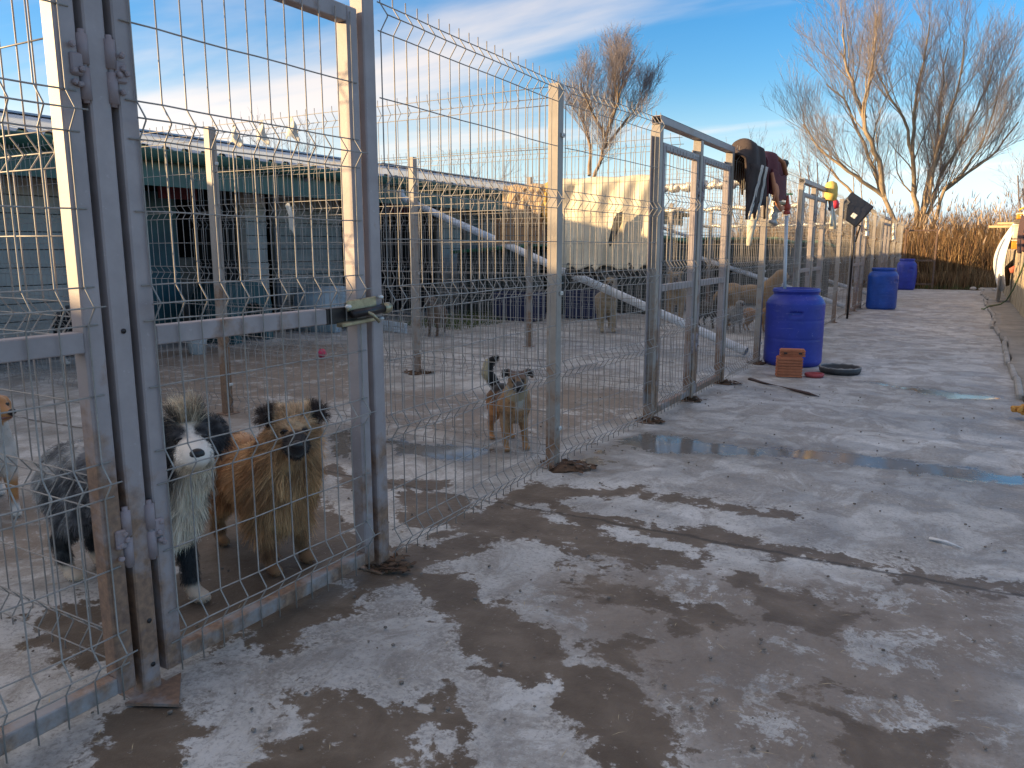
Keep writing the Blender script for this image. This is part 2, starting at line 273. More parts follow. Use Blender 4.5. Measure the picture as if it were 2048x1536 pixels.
def concrete_mat():
    m, nt, b = new_mat('stained_concrete')
    def attr(n):
        a = nt.nodes.new('ShaderNodeAttribute'); a.attribute_name = n; return a.outputs['Fac']
    P = worldpos(nt)
    big = noise(nt, 1.1, 3, 0.5, worldpos(nt, (1.0, 0.6, 1), (4, 2, 0))).outputs[0]
    mid = noise(nt, 6.0, 6, 0.62, P, 0.5).outputs[0]
    fine = noise(nt, 24.0, 5, 0.66, P, 0.3).outputs[0]
    crumb = noise(nt, 75.0, 3, 0.68, P, 0.4).outputs[0]
    def sub(a, k, s): return math_(nt, 'MULTIPLY', math_(nt, 'SUBTRACT', a, k), s)
    edge = math_(nt, 'ADD', math_(nt, 'ADD', math_(nt, 'ADD', sub(mid, 0.5, 0.40), sub(fine, 0.5, 0.20)), sub(crumb, 0.5, 0.07)), sub(big, 0.5, 0.25))
    # traced wet/mud patches
    w = math_(nt, 'ADD', math_(nt, 'SUBTRACT', attr('wet'), 0.02), edge)
    wmask = ramp(nt, [(0.492, 1.0), (0.515, 0.0)], math_(nt, 'ADD', w, 0.5)).outputs[0]
    # mottled zone: many small bare spots between mud film
    zin = ramp(nt, [(0.40, 1.0), (0.66, 0.0)], math_(nt, 'ADD', math_(nt, 'ADD', attr('zone'), sub(big, 0.5, 0.6)), 0.5)).outputs[0]
    mot = noise(nt, 4.2, 7, 0.72, worldpos(nt, (1.0, 0.8, 1), (7, 1, 0)), 0.7).outputs[0]
    motm = ramp(nt, [(0.450, 0.0), (0.478, 1.0)], math_(nt, 'ADD', math_(nt, 'MULTIPLY', mot, 0.62), math_(nt, 'ADD', math_(nt, 'MULTIPLY', fine, 0.20), math_(nt, 'MULTIPLY', crumb, 0.18)))).outputs[0]
    zmask = math_(nt, 'MULTIPLY', math_(nt, 'MULTIPLY', zin, motm), 0.86)
    # streaky damp stains everywhere, stretched across the yard
    st = noise(nt, 1.5, 5, 0.6, worldpos(nt, (0.75, 1.6, 1), (1, 9, 0)), 1.0).outputs[0]
    damp = ramp(nt, [(0.48, 0.0), (0.60, 1.0)], st).outputs[0]
    p = math_(nt, 'ADD', attr('pud'), math_(nt, 'MULTIPLY', edge, 0.9))
    pmask = ramp(nt, [(0.46, 1.0), (0.50, 0.0)], math_(nt, 'ADD', p, 0.5)).outputs[0]
    # colours
    dry = ramp(nt, [(0.34, (0.28, 0.27, 0.25)), (0.5, (0.45, 0.435, 0.41)), (0.66, (0.60, 0.585, 0.56))], math_(nt, 'ADD', math_(nt, 'MULTIPLY', mid, 0.55), math_(nt, 'MULTIPLY', big, 0.45))).outputs[0]
    fm = noise(nt, 3.4, 8, 0.70, worldpos(nt, (1, 0.75, 1), (3, 5, 0)), 0.8).outputs[0]
    filmm = ramp(nt, [(0.495, 0.0), (0.525, 1.0)], math_(nt, 'ADD', math_(nt, 'MULTIPLY', fm, 0.8), math_(nt, 'MULTIPLY', crumb, 0.2))).outputs[0]
    dry = mixc(nt, math_(nt, 'MULTIPLY', filmm, 0.55), dry, (0.19, 0.16, 0.13))
    dry = mixc(nt, ramp(nt, [(0.34, 0.5), (0.47, 0.0)], crumb).outputs[0], dry, (0.15, 0.13, 0.11))
    dry = mixc(nt, ramp(nt, [(0.56, 0.0), (0.66, 0.4)], crumb).outputs[0], dry, (0.60, 0.57, 0.52))
    dry = mixc(nt, math_(nt, 'MULTIPLY', damp, 0.42), dry, (0.15, 0.14, 0.13))
    pits = ramp(nt, [(0.30, 1.0), (0.35, 0.0)], fine).outputs[0]
    dry = mixc(nt, math_(nt, 'MULTIPLY', pits, 0.6), dry, (0.08, 0.065, 0.055))
    lime = math_(nt, 'MULTIPLY', ramp(nt, [(0.50, 0.0), (0.52, 1.0), (0.57, 0.5), (0.66, 0.0)], math_(nt, 'ADD', w, 0.5)).outputs[0], ramp(nt, [(0.46, 0.0), (0.56, 1.0)], crumb).outputs[0])
    dry = mixc(nt, math_(nt, 'MULTIPLY', lime, 0.5), dry, (0.60, 0.57, 0.52))
    mud = ramp(nt, [(0.3, (0.105, 0.078, 0.056)), (0.5, (0.148, 0.113, 0.083)), (0.7, (0.215, 0.168, 0.126))], mid).outputs[0]
    flk = ramp(nt, [(0.60, 0.0), (0.64, 1.0)], math_(nt, 'ADD', math_(nt, 'MULTIPLY', fine, 0.55), math_(nt, 'MULTIPLY', crumb, 0.45))).outputs[0]
    mud = mixc(nt, math_(nt, 'MULTIPLY', flk, 0.6), mud, (0.40, 0.36, 0.315))
    film = mixc(nt, 0.28, mud, (0.28, 0.215, 0.165))
    col = mixc(nt, zmask, dry, film)
    col = mixc(nt, wmask, col, mud)
    col = mixc(nt, ramp(nt, [(0.50, 0.55), (0.64, 0.0)], math_(nt, 'ADD', p, 0.5)).outputs[0], col, (0.15, 0.13, 0.11))
    col = mixc(nt, math_(nt, 'MULTIPLY', pmask, 0.7), col, (0.11, 0.095, 0.08))
    # a construction joint with soil in it, wandering across the yard
    s = nt.nodes.new('ShaderNodeSeparateXYZ'); nt.links.new(P, s.inputs[0])
    # joint line y = 3.95 + 0.02 - slope*x ; distance of the point from it plus wander
    ln = math_(nt, 'ADD', math_(nt, 'SUBTRACT', s.outputs[1], math_(nt, 'MULTIPLY', s.outputs[0], JSLOPE)), -JOFF)
    ln = math_(nt, 'ABSOLUTE', math_(nt, 'ADD', ln, sub(mid, 0.5, 0.10)))
    jm = ramp(nt, [(0.006, 1.0), (0.016, 0.0)], ln).outputs[0]
    col = mixc(nt, math_(nt, 'MULTIPLY', jm, 0.8), col, (0.055, 0.042, 0.03))
    nt.links.new(col, b.inputs['Base Color'])
    rg = mixc(nt, math_(nt, 'MULTIPLY', damp, 0.6), (0.62, 0.62, 0.62), (0.36, 0.36, 0.36))
    rg = mixc(nt, wmask, rg, (0.5, 0.5, 0.5)); rg = mixc(nt, pmask, rg, (0.10, 0.10, 0.10))
    nt.links.new(rg, b.inputs['Roughness']); nt.links.new(mixc(nt, math_(nt, 'SUBTRACT', wmask, pmask, True), (0.5, 0.5, 0.5), (0.22, 0.22, 0.22)), b.inputs['Specular IOR Level'])
    flat = nt.nodes.new('ShaderNodeMapRange'); nt.links.new(attr('pud'), flat.inputs[0]); flat.inputs[1].default_value = -0.03; flat.inputs[2].default_value = 0.06
    h = math_(nt, 'MULTIPLY', noise(nt, 34.0, 4, 0.68, P).outputs[0], flat.outputs[0])
    bump(nt, b, h, 0.5, 0.010)
    return m
M['concrete'] = concrete_mat()
yard = obj('concrete_yard', make_concrete(), M['concrete'], kind='structure')
# the strip along the right-hand kennels, a little higher, behind a rough kerb edge
M['strip'] = plain('old_strip', (0.26, 0.235, 0.205), 0.8, 0, 0.35, 2.5, 0.4, world_space=True)
st = MB(); nf_ = vnoise(11)
def strip_fn(u, v):
    y = -14+40*v; w = 0.03*math.sin(y*1.3)+0.02*math.sin(y*4.1)
    x = (0.52+w) if u < 0.01 else 0.52+w+(3.2*u)
    return (x, y, 0.045+0.008*math.sin(y*2.2+u*9) if u > 0.004 else -0.02)
st.grid(lambda u, v: strip_fn([0, 0.005, 0.03, 0.1, 0.25, 0.5, 1.0][round(u*6)], v), 7, 240)
st.build('side_strip', M['strip'], kind='structure')
kb = MB()
for seg in range(26):
    y0 = -1+seg*1.02; w0 = 0.03*math.sin(y0*1.3)+0.02*math.sin(y0*4.1)
    kb.box((0.51+w0, y0+0.5, 0.014), (0.05, 1.0, 0.075), Matrix.Rotation(random.uniform(-.03, .03), 3, 'Z'), 0.012)
kb.build('kerb', plain('kerb', (0.30, 0.28, 0.255), 0.8, 0, 0.4, 5, 0.4, world_space=True), kind='structure')
# open land to the horizon
M['land'] = plain('winter_land', (0.16, 0.12, 0.065), 0.95, 0, 0.45, 1.2, 0.5, world_space=True)
gd = MB(); gs = [-900, -200, -60, -30, -14.5, 0, 14, 26, 34, 45, 70, 140, 300, 900]
def land_fn(u, v):
    x = gs[round(u*(len(gs)-1))]; y = gs[round(v*(len(gs)-1))]; return (x, y, -0.03 if abs(x) < 50 and abs(y) < 50 else -0.05)
gd.grid(land_fn, len(gs), len(gs)); gd.build('ground', M['land'], kind='structure')

# ------------------------------------------------------------------ wire fencing
def FX(y): return -1.82 + 0.008*y
def ZS(y): return 1.0 if y < 8 else max(0.88, 1 - 0.0055*(y-8))     # the run of panels drops slightly with the yard
FOLDS = [0.10, 0.54, 1.005, 1.43, 1.95]; SINGLES = [0.30, 0.785, 1.217, 1.69]
GFOLDS = [0.17, 0.62, 1.05, 1.495]; GSINGLES = [0.39, 0.834, 1.277, 1.72]
HALF, AMP, WR = 0.045, 0.032, 0.0022
_cache = {}
def vpoly(folds, z0, z1, amp=AMP):
    p = [(0, 0, z0)]
    for c in folds: p += [(0, 0, c-HALF), (amp*0.93, 0, c-0.003), (amp*0.93, 0, c+0.003), (0, 0, c+HALF)]
    return [q for q in p if z0 <= q[2] <= z1] + [(0, 0, z1)]
def hlevels(folds, singles): 
    out = [(0.0, s) for s in singles]
    for c in folds: out += [(0.0, c-HALF), (AMP, c), (0.0, c+HALF)]
    return out
def vwire_mesh(folds, z0, z1, n):
    k = ('v', tuple(folds), z0, z1, n)
    if k not in _cache: _cache[k] = MB().tube(vpoly(folds, z0, z1), WR, n).mesh('vertical_wire'); _cache[k].materials.append(M['wire'])
    return _cache[k]
def hwire_mesh(L, n):
    k = ('h', round(L, 4), n)
    if k not in _cache:
        pts = [(0.0012*math.sin(i*2.1+L), L*i/8, 0.0015*math.sin(i*1.7)) for i in range(9)]
        _cache[k] = MB().tube(pts, WR, n).mesh('horizontal_wire'); _cache[k].materials.append(M['wire'])
    return _cache[k]
def wires(parent, L, folds, singles, z0, z1, near=True, step=0.0715, xoff=0.0, yoff=0.0, top_extra=None):
    nv = int(L/step); m0 = (L-nv*step)/2; hl = hlevels(folds, singles)
    if near:
        vm = vwire_mesh(folds, z0, z1, 6); hm = hwire_mesh(L, 6)
        for i in range(nv+1):
            obj('vertical_wire', vm, None, parent, (xoff+random.uniform(-.001, .001), yoff+m0+i*step+random.uniform(-.002, .002), 0))
        for x, z in hl:
            if z0 < z < z1: obj('horizontal_wire', hm, None, parent, (xoff+x+WR*1.6*(1 if x > 0 else -1), yoff, z))
    else:
        mb = MB(); vp = vpoly(folds, z0, z1)
        for i in range(nv+1): mb.tube([(xoff+a, yoff+m0+i*step, c) for a, _, c in vp], WR*0.95, 4, False)
        for x, z in hl:
            if z0 < z < z1: mb.tube([(xoff+x+WR*1.6*(1 if x > 0 else -1), yoff, z), (xoff+x+WR*1.6*(1 if x > 0 else -1), yoff+L, z)], WR*0.95, 4, False)
        mb.build('wire_mesh', M['wire'], parent)
def panel(loc, rotz, L, label, group, near=True, zs=1.0):
    t = thing('wire_fence_panel', loc, rotz, label, 'fence', group); t.scale = (1, 1, zs)
    wires(t, L, FOLDS, SINGLES, 0.025, 2.03, near); return t
def panel_between(a, b, label, group, near=True):
    dx, dy = b[0]-a[0], b[1]-a[1]; return panel((a[0], a[1], 0), -math.atan2(dx, dy), math.hypot(dx, dy), label, group, near)
def post(loc, h, label, group='square steel fence posts', w=0.06, mat=None, cap=True, rotz=0.0):
    """hollow square tube with a foot plate, clips and a dirt-caught weld"""
    t = thing('fence_post', loc, rotz, label, 'post', group)
    mb = MB().box((0, 0, h/2), (w, w, h), None, 0.004); mb.build('tube', mat or M['post'], t)
    MB().box((0, 0, 0.009), (w*2.0, w*2.0, 0.008), None, 0.002).build('base_plate', M['gate_rust'], t)
    for z in (0.22, 0.95, 1.75) if cap else ():
        c = MB().box((w/2+0.006, 0.012, z), (0.010, 0.03, 0.022), None, 0.003); c.lathe([(0.006, 0), (0.006, 0.008)], (w/2+0.011, 0.012, z-0.004), 8); c.build('clip', M['lime'], t)
    return t

# --- gates ----------------------------------------------------------------
def gate(loc, L, label, group=None, near=True, hinge_at=0, latch=False, zmid=0.965, ztop=1.955, w=0.05, zs=1.0, wire_x=None):
    """frame of square tube, wire on the outer face; local y runs along the gate"""
    t = thing('mesh_gate', loc, 0, label, 'gate', group); t.scale = (1, 1, zs)
    for y in (w/2, L-w/2): MB().box((0, y, (0.05+ztop)/2), (w, w, ztop-0.05), None, 0.004).build('stile', M['gate'], t)
    for nm, z, mt in (('top_rail', ztop-w/2+0.0, M['gate']), ('middle_rail', zmid, M['gate']), ('bottom_rail', 0.075, M['gate_rust'])):
        MB().box((0.001, L/2, z), (w-0.004, L-2*w, w if nm != 'bottom_rail' else 0.045), None, 0.003).build(nm, mt, t)
    wires(t, L-0.03, GFOLDS if near else [f for f in GFOLDS], GSINGLES, 0.035, ztop-0.02, near, 0.0715, w/2+0.006, 0.015)
    y0 = -0.012 if hinge_at == 0 else L+0.012
    for z in (1.60, 0.46):
        h = MB().tube([(w/2-0.004, y0, z-0.075), (w/2-0.004, y0, z-0.004)], 0.013, 10); h.tube([(w/2-0.004, y0, z+0.004), (w/2-0.004, y0, z+0.07)], 0.0135, 10)
        h.tube([(w/2-0.004, y0, z-0.082), (w/2-0.004, y0, z+0.08)], 0.008, 8)
        yy = y0+(0.02 if hinge_at == 0 else -0.02)
        h.box((w/2+0.002, yy, z), (0.012, 0.03, 0.05), None, 0.004)
        for k in range(5): h.box((w/2+0.006+random.uniform(0, .006), yy+random.uniform(-.012, .012), z+random.uniform(-.05, .05)), (0.012, 0.014, 0.012), Matrix.Rotation(random.random()*3, 3, 'X'), 0.003)
        h.build('hinge', M['hinge'], t)
    if latch:
        MB().box((0.002, L-w-0.075, zmid), (w-0.001, 0.15, w+0.003), None, 0.003).build('scorched_end', M['dark_metal'], t)
        l = thing_part('bolt_latch', t, (w/2+0.012, L-0.02, zmid+0.012))
        MB().box((0.0, -0.02, 0.022), (0.008, 0.15, 0.036), Matrix.Rotation(0.06, 3, 'X'), 0.003).build('back_plate', M['brass'], l)
        MB().box((0.010, -0.06, -0.037), (0.03, 0.17, 0.014), Matrix.Rotation(0.05, 3, 'X'), 0.003).build('lower_plate', M['brass'], l)
        MB().tube([(0.020, -0.09, -0.008), (0.020, 0.075, 0.0)], 0.0145, 12).build('bolt', M['dark_metal'], l)
        MB().tube([(0.020, 0.070, 0.0), (0.020, 0.10, 0.002)], 0.019, 12).build('bolt_tip', M['brass'], l)
        MB().tube([(0.020, -0.03, 0.0), (0.045, -0.015, -0.015), (0.05, 0.01, -0.04)], 0.006, 8).build('handle', M['brass'], l)
        for yy, zz in ((0.065, 0.035), (0.065, -0.04), (-0.10, 0.012)): MB().lathe([(0.009, 0), (0.012, 0.006), (0.007, 0.012)], (0.012, yy, zz), 8).build('screw', M['lime'], l)
    return t
def thing_part(name, parent, loc):
    o = bpy.data.objects.new(name, None); C.objects.link(o); o.parent = parent; o.location = loc; return o

# run of posts along the yard (measured from the photograph, metres from the camera)
CP = 1.158
gate((FX(1.6)+0.0, CP+0.044, 0), 0.868, 'closed grey mesh gate in front of the shaggy dogs, bolt at its right', None, True, 0, True)
gate((FX(1.0)+0.0, CP-0.044-0.87, 0), 0.87, 'grey mesh gate at the left edge of the photo', None, True, 1, False)
cpost = post((FX(CP), CP, 0), 2.06, 'stout post between the two nearest gates, holes drilled in its face', 'square steel fence posts', 0.052, M['gate'], False)
for z in (0.985, 0.215, 0.09): MB().lathe([(0.0065, 0), (0.0065, 0.002)], (0, 0, 0), 12).build('drill_hole', M['dark_metal'], cpost, loc=(0.0265, 0.004, z), rot=(0, R(90), 0))
MB().box((-0.021, 0, 1.0), (0.006, 0.13, 1.9)).build('gap_sun_block', M['gate'], cpost)  # added strip behind the post, keeps the sun out of the gate gaps
fp = MB(); fp.add([(0.02, -0.08, 0.012), (0.02, 0.09, 0.012), (0.15, -0.015, 0.014), (0.02, -0.08, 0.02), (0.02, 0.09, 0.02), (0.15, -0.015, 0.022)], [(0, 2, 1), (3, 4, 5), (0, 1, 4, 3), (1, 2, 5, 4), (2, 0, 3, 5)])
fp.build('foot_gusset', M['gate_rust'], cpost)
post((FX(2.1), 2.118, 0), 2.06, 'post the near gate bolts onto, rusty foot in a dark hole', 'square steel fence posts', 0.058, M['gate'], False)
post((FX(0.2)+0.0, 0.20, 0), 2.06, 'post on the far side of the leftmost gate', 'square steel fence posts', 0.058, M['gate'], False)
lin = thing('gate_lintel', (FX(1.1), 0.17, 2.062), 0, 'steel tube across the top of the two nearest gates', 'beam', 'steel gate lintels')
MB().box((0, 0.99, 0.026), (0.06, 2.04, 0.05), None, 0.004).build('tube', M['gate'], lin)
post((-1.853, 3.645, 0), 2.0, 'tall post beside the alert brown dog')
panel_between((-1.765, 2.155), (-1.818, 3.61), 'wire panel between the near gate post and the post beside the brown dog', 'wire panels along the yard')
def gate_pair(y0, y1, near, nth, tagl):
    ym = (y0+y1)/2; zs = ZS(ym)
    for y, s in ((y0, 'near'), (ym, 'middle'), (y1, 'far')):
        post((FX(y), y, 0), (1.965 if s != 'middle' else 1.965)*zs, '%s post of the %s pair of gates' % (s, nth), 'square steel fence posts', 0.062, None, False)
    l = thing('gate_lintel', (FX(ym), ym, 1.967*zs), 0, 'tube lintel over the %s pair of gates' % nth, 'beam', 'steel gate lintels')
    hb = MB(); w = 0.066; L = (y1-y0)+0.09
    for dx, dz, a, b_ in ((0, 0.05-0.002, w, 0.004), (0, 0.002, w, 0.004), (w/2-0.002, 0.025, 0.004, 0.046), (-w/2+0.002, 0.025, 0.004, 0.046)): hb.box((dx, 0, dz), (a, L, b_))
    hb.build('tube', M['gate'], l)
    for y in (y0, ym, y1): MB().box((-0.024, y-ym, -0.95*zs), (0.006, 0.14, 1.75*zs)).build('gap_sun_block', M['gate'], l)  # added backing that blocks sunlight through the gaps beside each post
    gate((FX(y0)+0.008, y0+0.045, 0), ym-y0-0.09, 'near leaf of the %s pair of gates' % nth, 'paired gates', near, 1, False, 0.915, 1.86, 0.046, zs)
    gate((FX(ym)+0.008, ym+0.045, 0), y1-ym-0.09, 'far leaf of the %s pair of gates' % nth, 'paired gates', near, 0, False, 0.915, 1.86, 0.046, zs)
gate_pair(4.95, 6.70, True, 'second', '')
panel_between((-1.818, 3.685), (-1.745, 4.90), 'wire panel between the brown dog and the second pair of gates', 'wire panels along the yard')
post((FX(8.0), 8.05, 0), 1.98, 'post behind the nearest blue drum')
panel((FX(7.3)+0.036, 6.73, 0), 0, 1.27, 'wire panel left of the nearest blue drum', 'wire panels along the yard')
panel((FX(9.0)+0.036, 8.10, 0), 0, 1.70, 'wire panel behind the nearest blue drum', 'wire panels along the yard', False)
gate_pair(9.87, 11.58, False, 'third', '')
far = [(11.63, 13.2, 14.8), (16.55, 18.1, 19.7)]
ordn = ['fourth', 'fifth']
for (a, b_, c), o in zip(far, ordn):
    ft = 'just before the %s pair of gates' % o
    post((FX(b_), b_, 0), 1.98*ZS(b_), 'plain post ' + ft)
    panel((FX(a)+0.036, a, 0), 0, b_-a-0.05, 'nearer wire panel ' + ft, 'wire panels along the yard', False, ZS(a))
    panel((FX(b_)+0.036, b_+0.05, 0), 0, c-b_-0.1, 'further wire panel ' + ft, 'wire panels along the yard', False, ZS(b_))
    gate_pair(c, c+1.72, False, o, '')
post((FX(23.1), 23.1, 0), 1.98*ZS(23.1), 'second to last post of the yard fence')
panel((FX(21.5)+0.036, 21.47, 0), 0, 1.58, 'last but one wire panel at the far end of the yard', 'wire panels along the yard', False, ZS(22))
panel((FX(23.2)+0.036, 23.15, 0), 0, 2.2, 'last wire panel at the far end of the yard', 'wire panels along the yard', False, ZS(24))
post((FX(25.4), 25.4, 0), 1.9, 'dark end post of the yard fence')

# dividers between the pens, running from the yard fence to the building
def divider(y, near, nm, split=-4.45, end=-7.55, zs=1.0, first=-1.86):
    L1 = first-0.03-split
    panel((first-0.03, y, 0), R(90), L1-0.03, 'wire divider panel beside the yard fence, %s' % nm, 'wire dividers between the pens', near, zs)
    post((split, y, 0), 1.99*zs, 'inner post of the divider %s' % nm, 'inner divider posts', 0.058)
    panel((split-0.04, y, 0), R(90), split-0.08-end, 'wire divider panel towards the building, %s' % nm, 'wire dividers between the pens', near, zs)
divider(CP-0.0, True, 'left of the shaggy dogs')
divider(3.68, True, 'behind the shaggy dogs', -4.5)
divider(5.80, True, 'behind the alert brown dog', -4.4)
divider(8.10, False, 'carrying the cream tarpaulin')
divider(10.72, False, 'third beyond the brown dog')
divider(13.2, False, 'fourth beyond the brown dog', -4.45, -7.55, ZS(13))
divider(15.66, False, 'fifth beyond the brown dog', -4.45, -7.55, ZS(15.6))
divider(18.1, False, 'sixth beyond the brown dog', -4.45, -7.55, ZS(18))
divider(20.56, False, 'seventh beyond the brown dog', -4.45, -7.55, ZS(20))

# ------------------------------------------------------------------ kennel building on the left
M['clad'] = plain('grey_cladding', (0.34, 0.325, 0.285), 0.7, 0, 0.22, 1.5, 0.15, world_space=True)
M['clad2'] = plain('stained_cladding', (0.22, 0.21, 0.18), 0.75, 0, 0.4, 2.5, 0.2, world_space=True)
M['teal'] = plain('teal_board', (0.02, 0.075, 0.085), 0.55, 0, 0.3, 2)
M['gutter'] = plain('green_gutter', (0.022, 0.085, 0.066), 0.42, 0, 0.3, 3)
M['dark'] = plain('dark_inside', (0.018, 0.017, 0.016), 0.9, 0, 0.4, 2)  # interior shade put into this near-black colour
M['roof'] = plain('roof_sheet', (0.33, 0.38, 0.44), 0.5, 0.1, 0.15, 2)
M['sun_fleck'] = plain('sun_yellow', (0.70, 0.58, 0.30), 0.85, 0, 0.25, 9)
M['timber'] = plain('grey_timber', (0.19, 0.155, 0.12), 0.85, 0, 0.4, 6, 0.3)
M['maroon'] = plain('maroon_cloth', (0.10, 0.02, 0.025), 0.9, 0, 0.3, 6)
kb_ = thing('kennel_building', (0, 0, 0), 0, 'long low kennel building with green gutter and pale corrugated roof behind the pens', 'building')
EX, EZ, SL, WX = -7.62, 2.17, 0.178, -8.4
B0, B1 = -13.0, 24.0
# roof of one-metre corrugated sheets, with yellow blocks under the ribs, sunlight put into their colour
sh = MB(); prof = []
for k in range(4):
    a = k*0.25
    prof += [(a, 0), (a+0.09, 0), (a+0.12, 0.04), (a+0.19, 0.04), (a+0.22, 0)]
prof += [(1.0, 0)]
vs = []; fs = []; n = len(prof)
for xi in (0, 1):
    for y, z in prof: vs.append((-xi*5.6, y, z + xi*5.6*SL))
for i in range(n-1): fs.append((i, i+1, n+i+1, n+i))
sh.add(vs, fs); shm = sh.mesh('roof_sheet'); shm.materials.append(M['roof'])
fo = MB()
for k in range(4): fo.box((-0.09, k*0.25+0.155, 0.012), (0.12, 0.072, 0.030), None, 0.004)
fom = fo.mesh('eave_sun_fleck'); fom.materials.append(M['sun_fleck'])
for i in range(int(B1-B0)):
    s_ = obj('roof_sheet', shm, None, kb_, (EX-0.02, B0+i, EZ+0.062)); m_ = s_.modifiers.new('t', 'SOLIDIFY'); m_.thickness = 0.004
    obj('eave_sun_fleck', fom, None, s_, (0, 0, 0))
rg = MB().box((EX-5.55, (B0+B1)/2, EZ+5.6*SL+0.10), (0.34, B1-B0, 0.03)); rg.build('ridge_cap', M['roof'], kb_)
MB().box((EX-0.12, (B0+B1)/2, EZ+0.035), (0.14, B1-B0-0.01, 0.045)).build('eave_batten', M['timber'], kb_)
g = MB(); gp = []
for k in range(13):
    a = math.pi*(1+k/12); gp.append((EX+0.055+0.085*math.cos(a), EZ+0.03+0.10*math.sin(a)))
gp += [(EX+0.055+0.092, EZ+0.045)]
vs = [(x, B0-0.02, z) for x, z in gp] + [(x, B1+0.02, z) for x, z in gp]; n = len(gp)
g.add(vs, [(i, i+1, n+i+1, n+i) for i in range(n-1)], True); g.build('gutter', M['gutter'], kb_, solid=0.006)
MB().box((EX-0.10, (B0+B1)/2, EZ-0.16), (0.035, B1-B0-0.02, 0.32)).build('fascia', M['gutter'], kb_)
for i in range(int((B1-B0)/1.2)):
    MB().box((EX+0.03, B0+0.6+i*1.2, EZ+0.048), (0.24, 0.025, 0.012)).build('gutter_bracket', M['gutter'], kb_)
# far wall, floor slab, back
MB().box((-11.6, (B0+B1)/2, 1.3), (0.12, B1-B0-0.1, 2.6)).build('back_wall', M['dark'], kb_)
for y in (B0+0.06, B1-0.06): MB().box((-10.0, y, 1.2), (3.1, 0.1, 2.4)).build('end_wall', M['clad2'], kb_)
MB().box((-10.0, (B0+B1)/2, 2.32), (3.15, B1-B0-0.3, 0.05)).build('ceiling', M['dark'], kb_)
# front bays: cladding panels and open doorways, as seen between the posts
def clad(y0, y1, mat, boards=True, z0=0.06, z1=2.08):
    nb = 11; h = (z1-z0)/nb
    for i in range(nb):
        MB().box((WX+random.uniform(-.004, .004), (y0+y1)/2, z0+(i+.5)*h), (0.05, y1-y0-0.01, h-0.008), None, 0.004).build('cladding_board', mat, kb_)
def upright(y, mat=None, w=0.09): MB().box((WX+0.04, y, 1.05), (0.10, w, 2.1)).build('upright', mat or M['timber'], kb_)
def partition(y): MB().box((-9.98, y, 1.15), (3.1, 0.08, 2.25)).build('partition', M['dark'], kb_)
bays = [(-12.8, -9.5, 'clad'), (-9.5, -7.5, 'open'), (-7.5, -3.0, 'clad'), (-3.0, -1.0, 'open'), (-1.0, 3.0, 'clad2'), (3.0, 4.95, 'clad'), (4.95, 5.6, 'post'), (5.6, 7.15, 'open_teal'), (7.25, 7.75, 'clad'), (7.85, 9.25, 'clad2'), (9.35, 9.75, 'clad2'), (9.75, 11.7, 'open_m'),
        (11.75, 12.6, 'clad'), (12.7, 13.2, 'teal'), (13.2, 15.4, 'clad2'), (15.4, 17.6, 'open'), (17.6, 19.6, 'clad'), (19.6, 21.8, 'open_teal'), (21.8, 23.8, 'clad2')]
for a, b_, k in bays:
    upright(a-0.02)
    if k == 'clad': clad(a+0.05, b_-0.05, M['clad'])
    elif k == 'clad2': clad(a+0.05, b_-0.05, M['clad2'])
    elif k == 'post': MB().box((WX, (a+b_)/2, 1.05), (0.12, b_-a-0.1, 2.1)).build('pier', M['clad2'], kb_)
    elif k == 'teal': MB().box((WX, (a+b_)/2, 1.05), (0.05, b_-a-0.06, 2.06)).build('door_board', M['teal'], kb_)
    else:
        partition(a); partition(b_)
        if k == 'open_teal':
            MB().box((WX-0.5, a+(b_-a)*0.52, 0.95), (0.04, 0.50, 1.86), None, 0.004).build('door', M['teal'], kb_)
            MB().box((WX-0.9, a+(b_-a)*0.82, 0.55), (0.5, 0.35, 1.0), None, 0.01).build('shelf_box', M['timber'], kb_)
        if k in ('open_teal', 'open_m'):
            MB().box((WX-0.05, (a+b_)/2, 1.92), (0.02, (b_-a)*0.35, 0.30)).build('door_curtain', M['maroon'], kb_)
# two thin down pipes on the wall
for y in (7.8, 9.3):
    MB().tube([(WX+0.09, y, 0.05), (WX+0.09, y, 1.9), (EX+0.04, y, EZ-0.05)], 0.038, 10).build('down_pipe', plain('slate_pipe', (0.12, 0.14, 0.16), 0.5), kb_)

# ------------------------------------------------------------------ rainwater pipes slanting from the gutter down through the pens
M['pvc'] = plain('pale_pvc', (0.60, 0.62, 0.65), 0.38, 0, 0.12, 4, 0.05)
def rain_pipe(a, b_, label, r=0.05):
    a = Vector(a); b_ = Vector(b_); d = (b_-a).normalized()
    t = thing('rain_pipe', a, 0, label, 'pipe', 'slanting rainwater pipes'); e = b_-a
    n = 3
    for k in range(n):
        p0 = e*(k/n); p1 = e*((k+1)/n); mb = MB(); mb.tube([p0, p0.lerp(p1, .5)+Vector((0, 0, -0.01)), p1], r, 20, True)
        if k == n-1: mb = MB().tube([p0, p1], r, 20, False)
        mb.build('pipe_length', M['pvc'], t)
        if k: MB().tube([p0-d*0.06, p0+d*0.06], r+0.004, 20).build('sleeve', M['pvc'], t)
    MB().tube([(0.0, 0, 0), (-0.12, 0, 0.05), (-0.16, 0, 0.16)], r, 16).build('elbow', M['pvc'], t)
    return t
rain_pipe((-7.40, 9.65, 1.88), (-1.97, 8.52, 0.062), 'long pale rain pipe slanting across the pens to the nearest drum')
rain_pipe((-7.40, 16.2, 1.80), (-1.9, 16.0, 0.07), 'pale rain pipe slanting down towards the second drum', 0.045)
rain_pipe((-7.40, 20.9, 1.75), (-1.9, 20.5, 0.07), 'pale rain pipe furthest down the yard', 0.045)

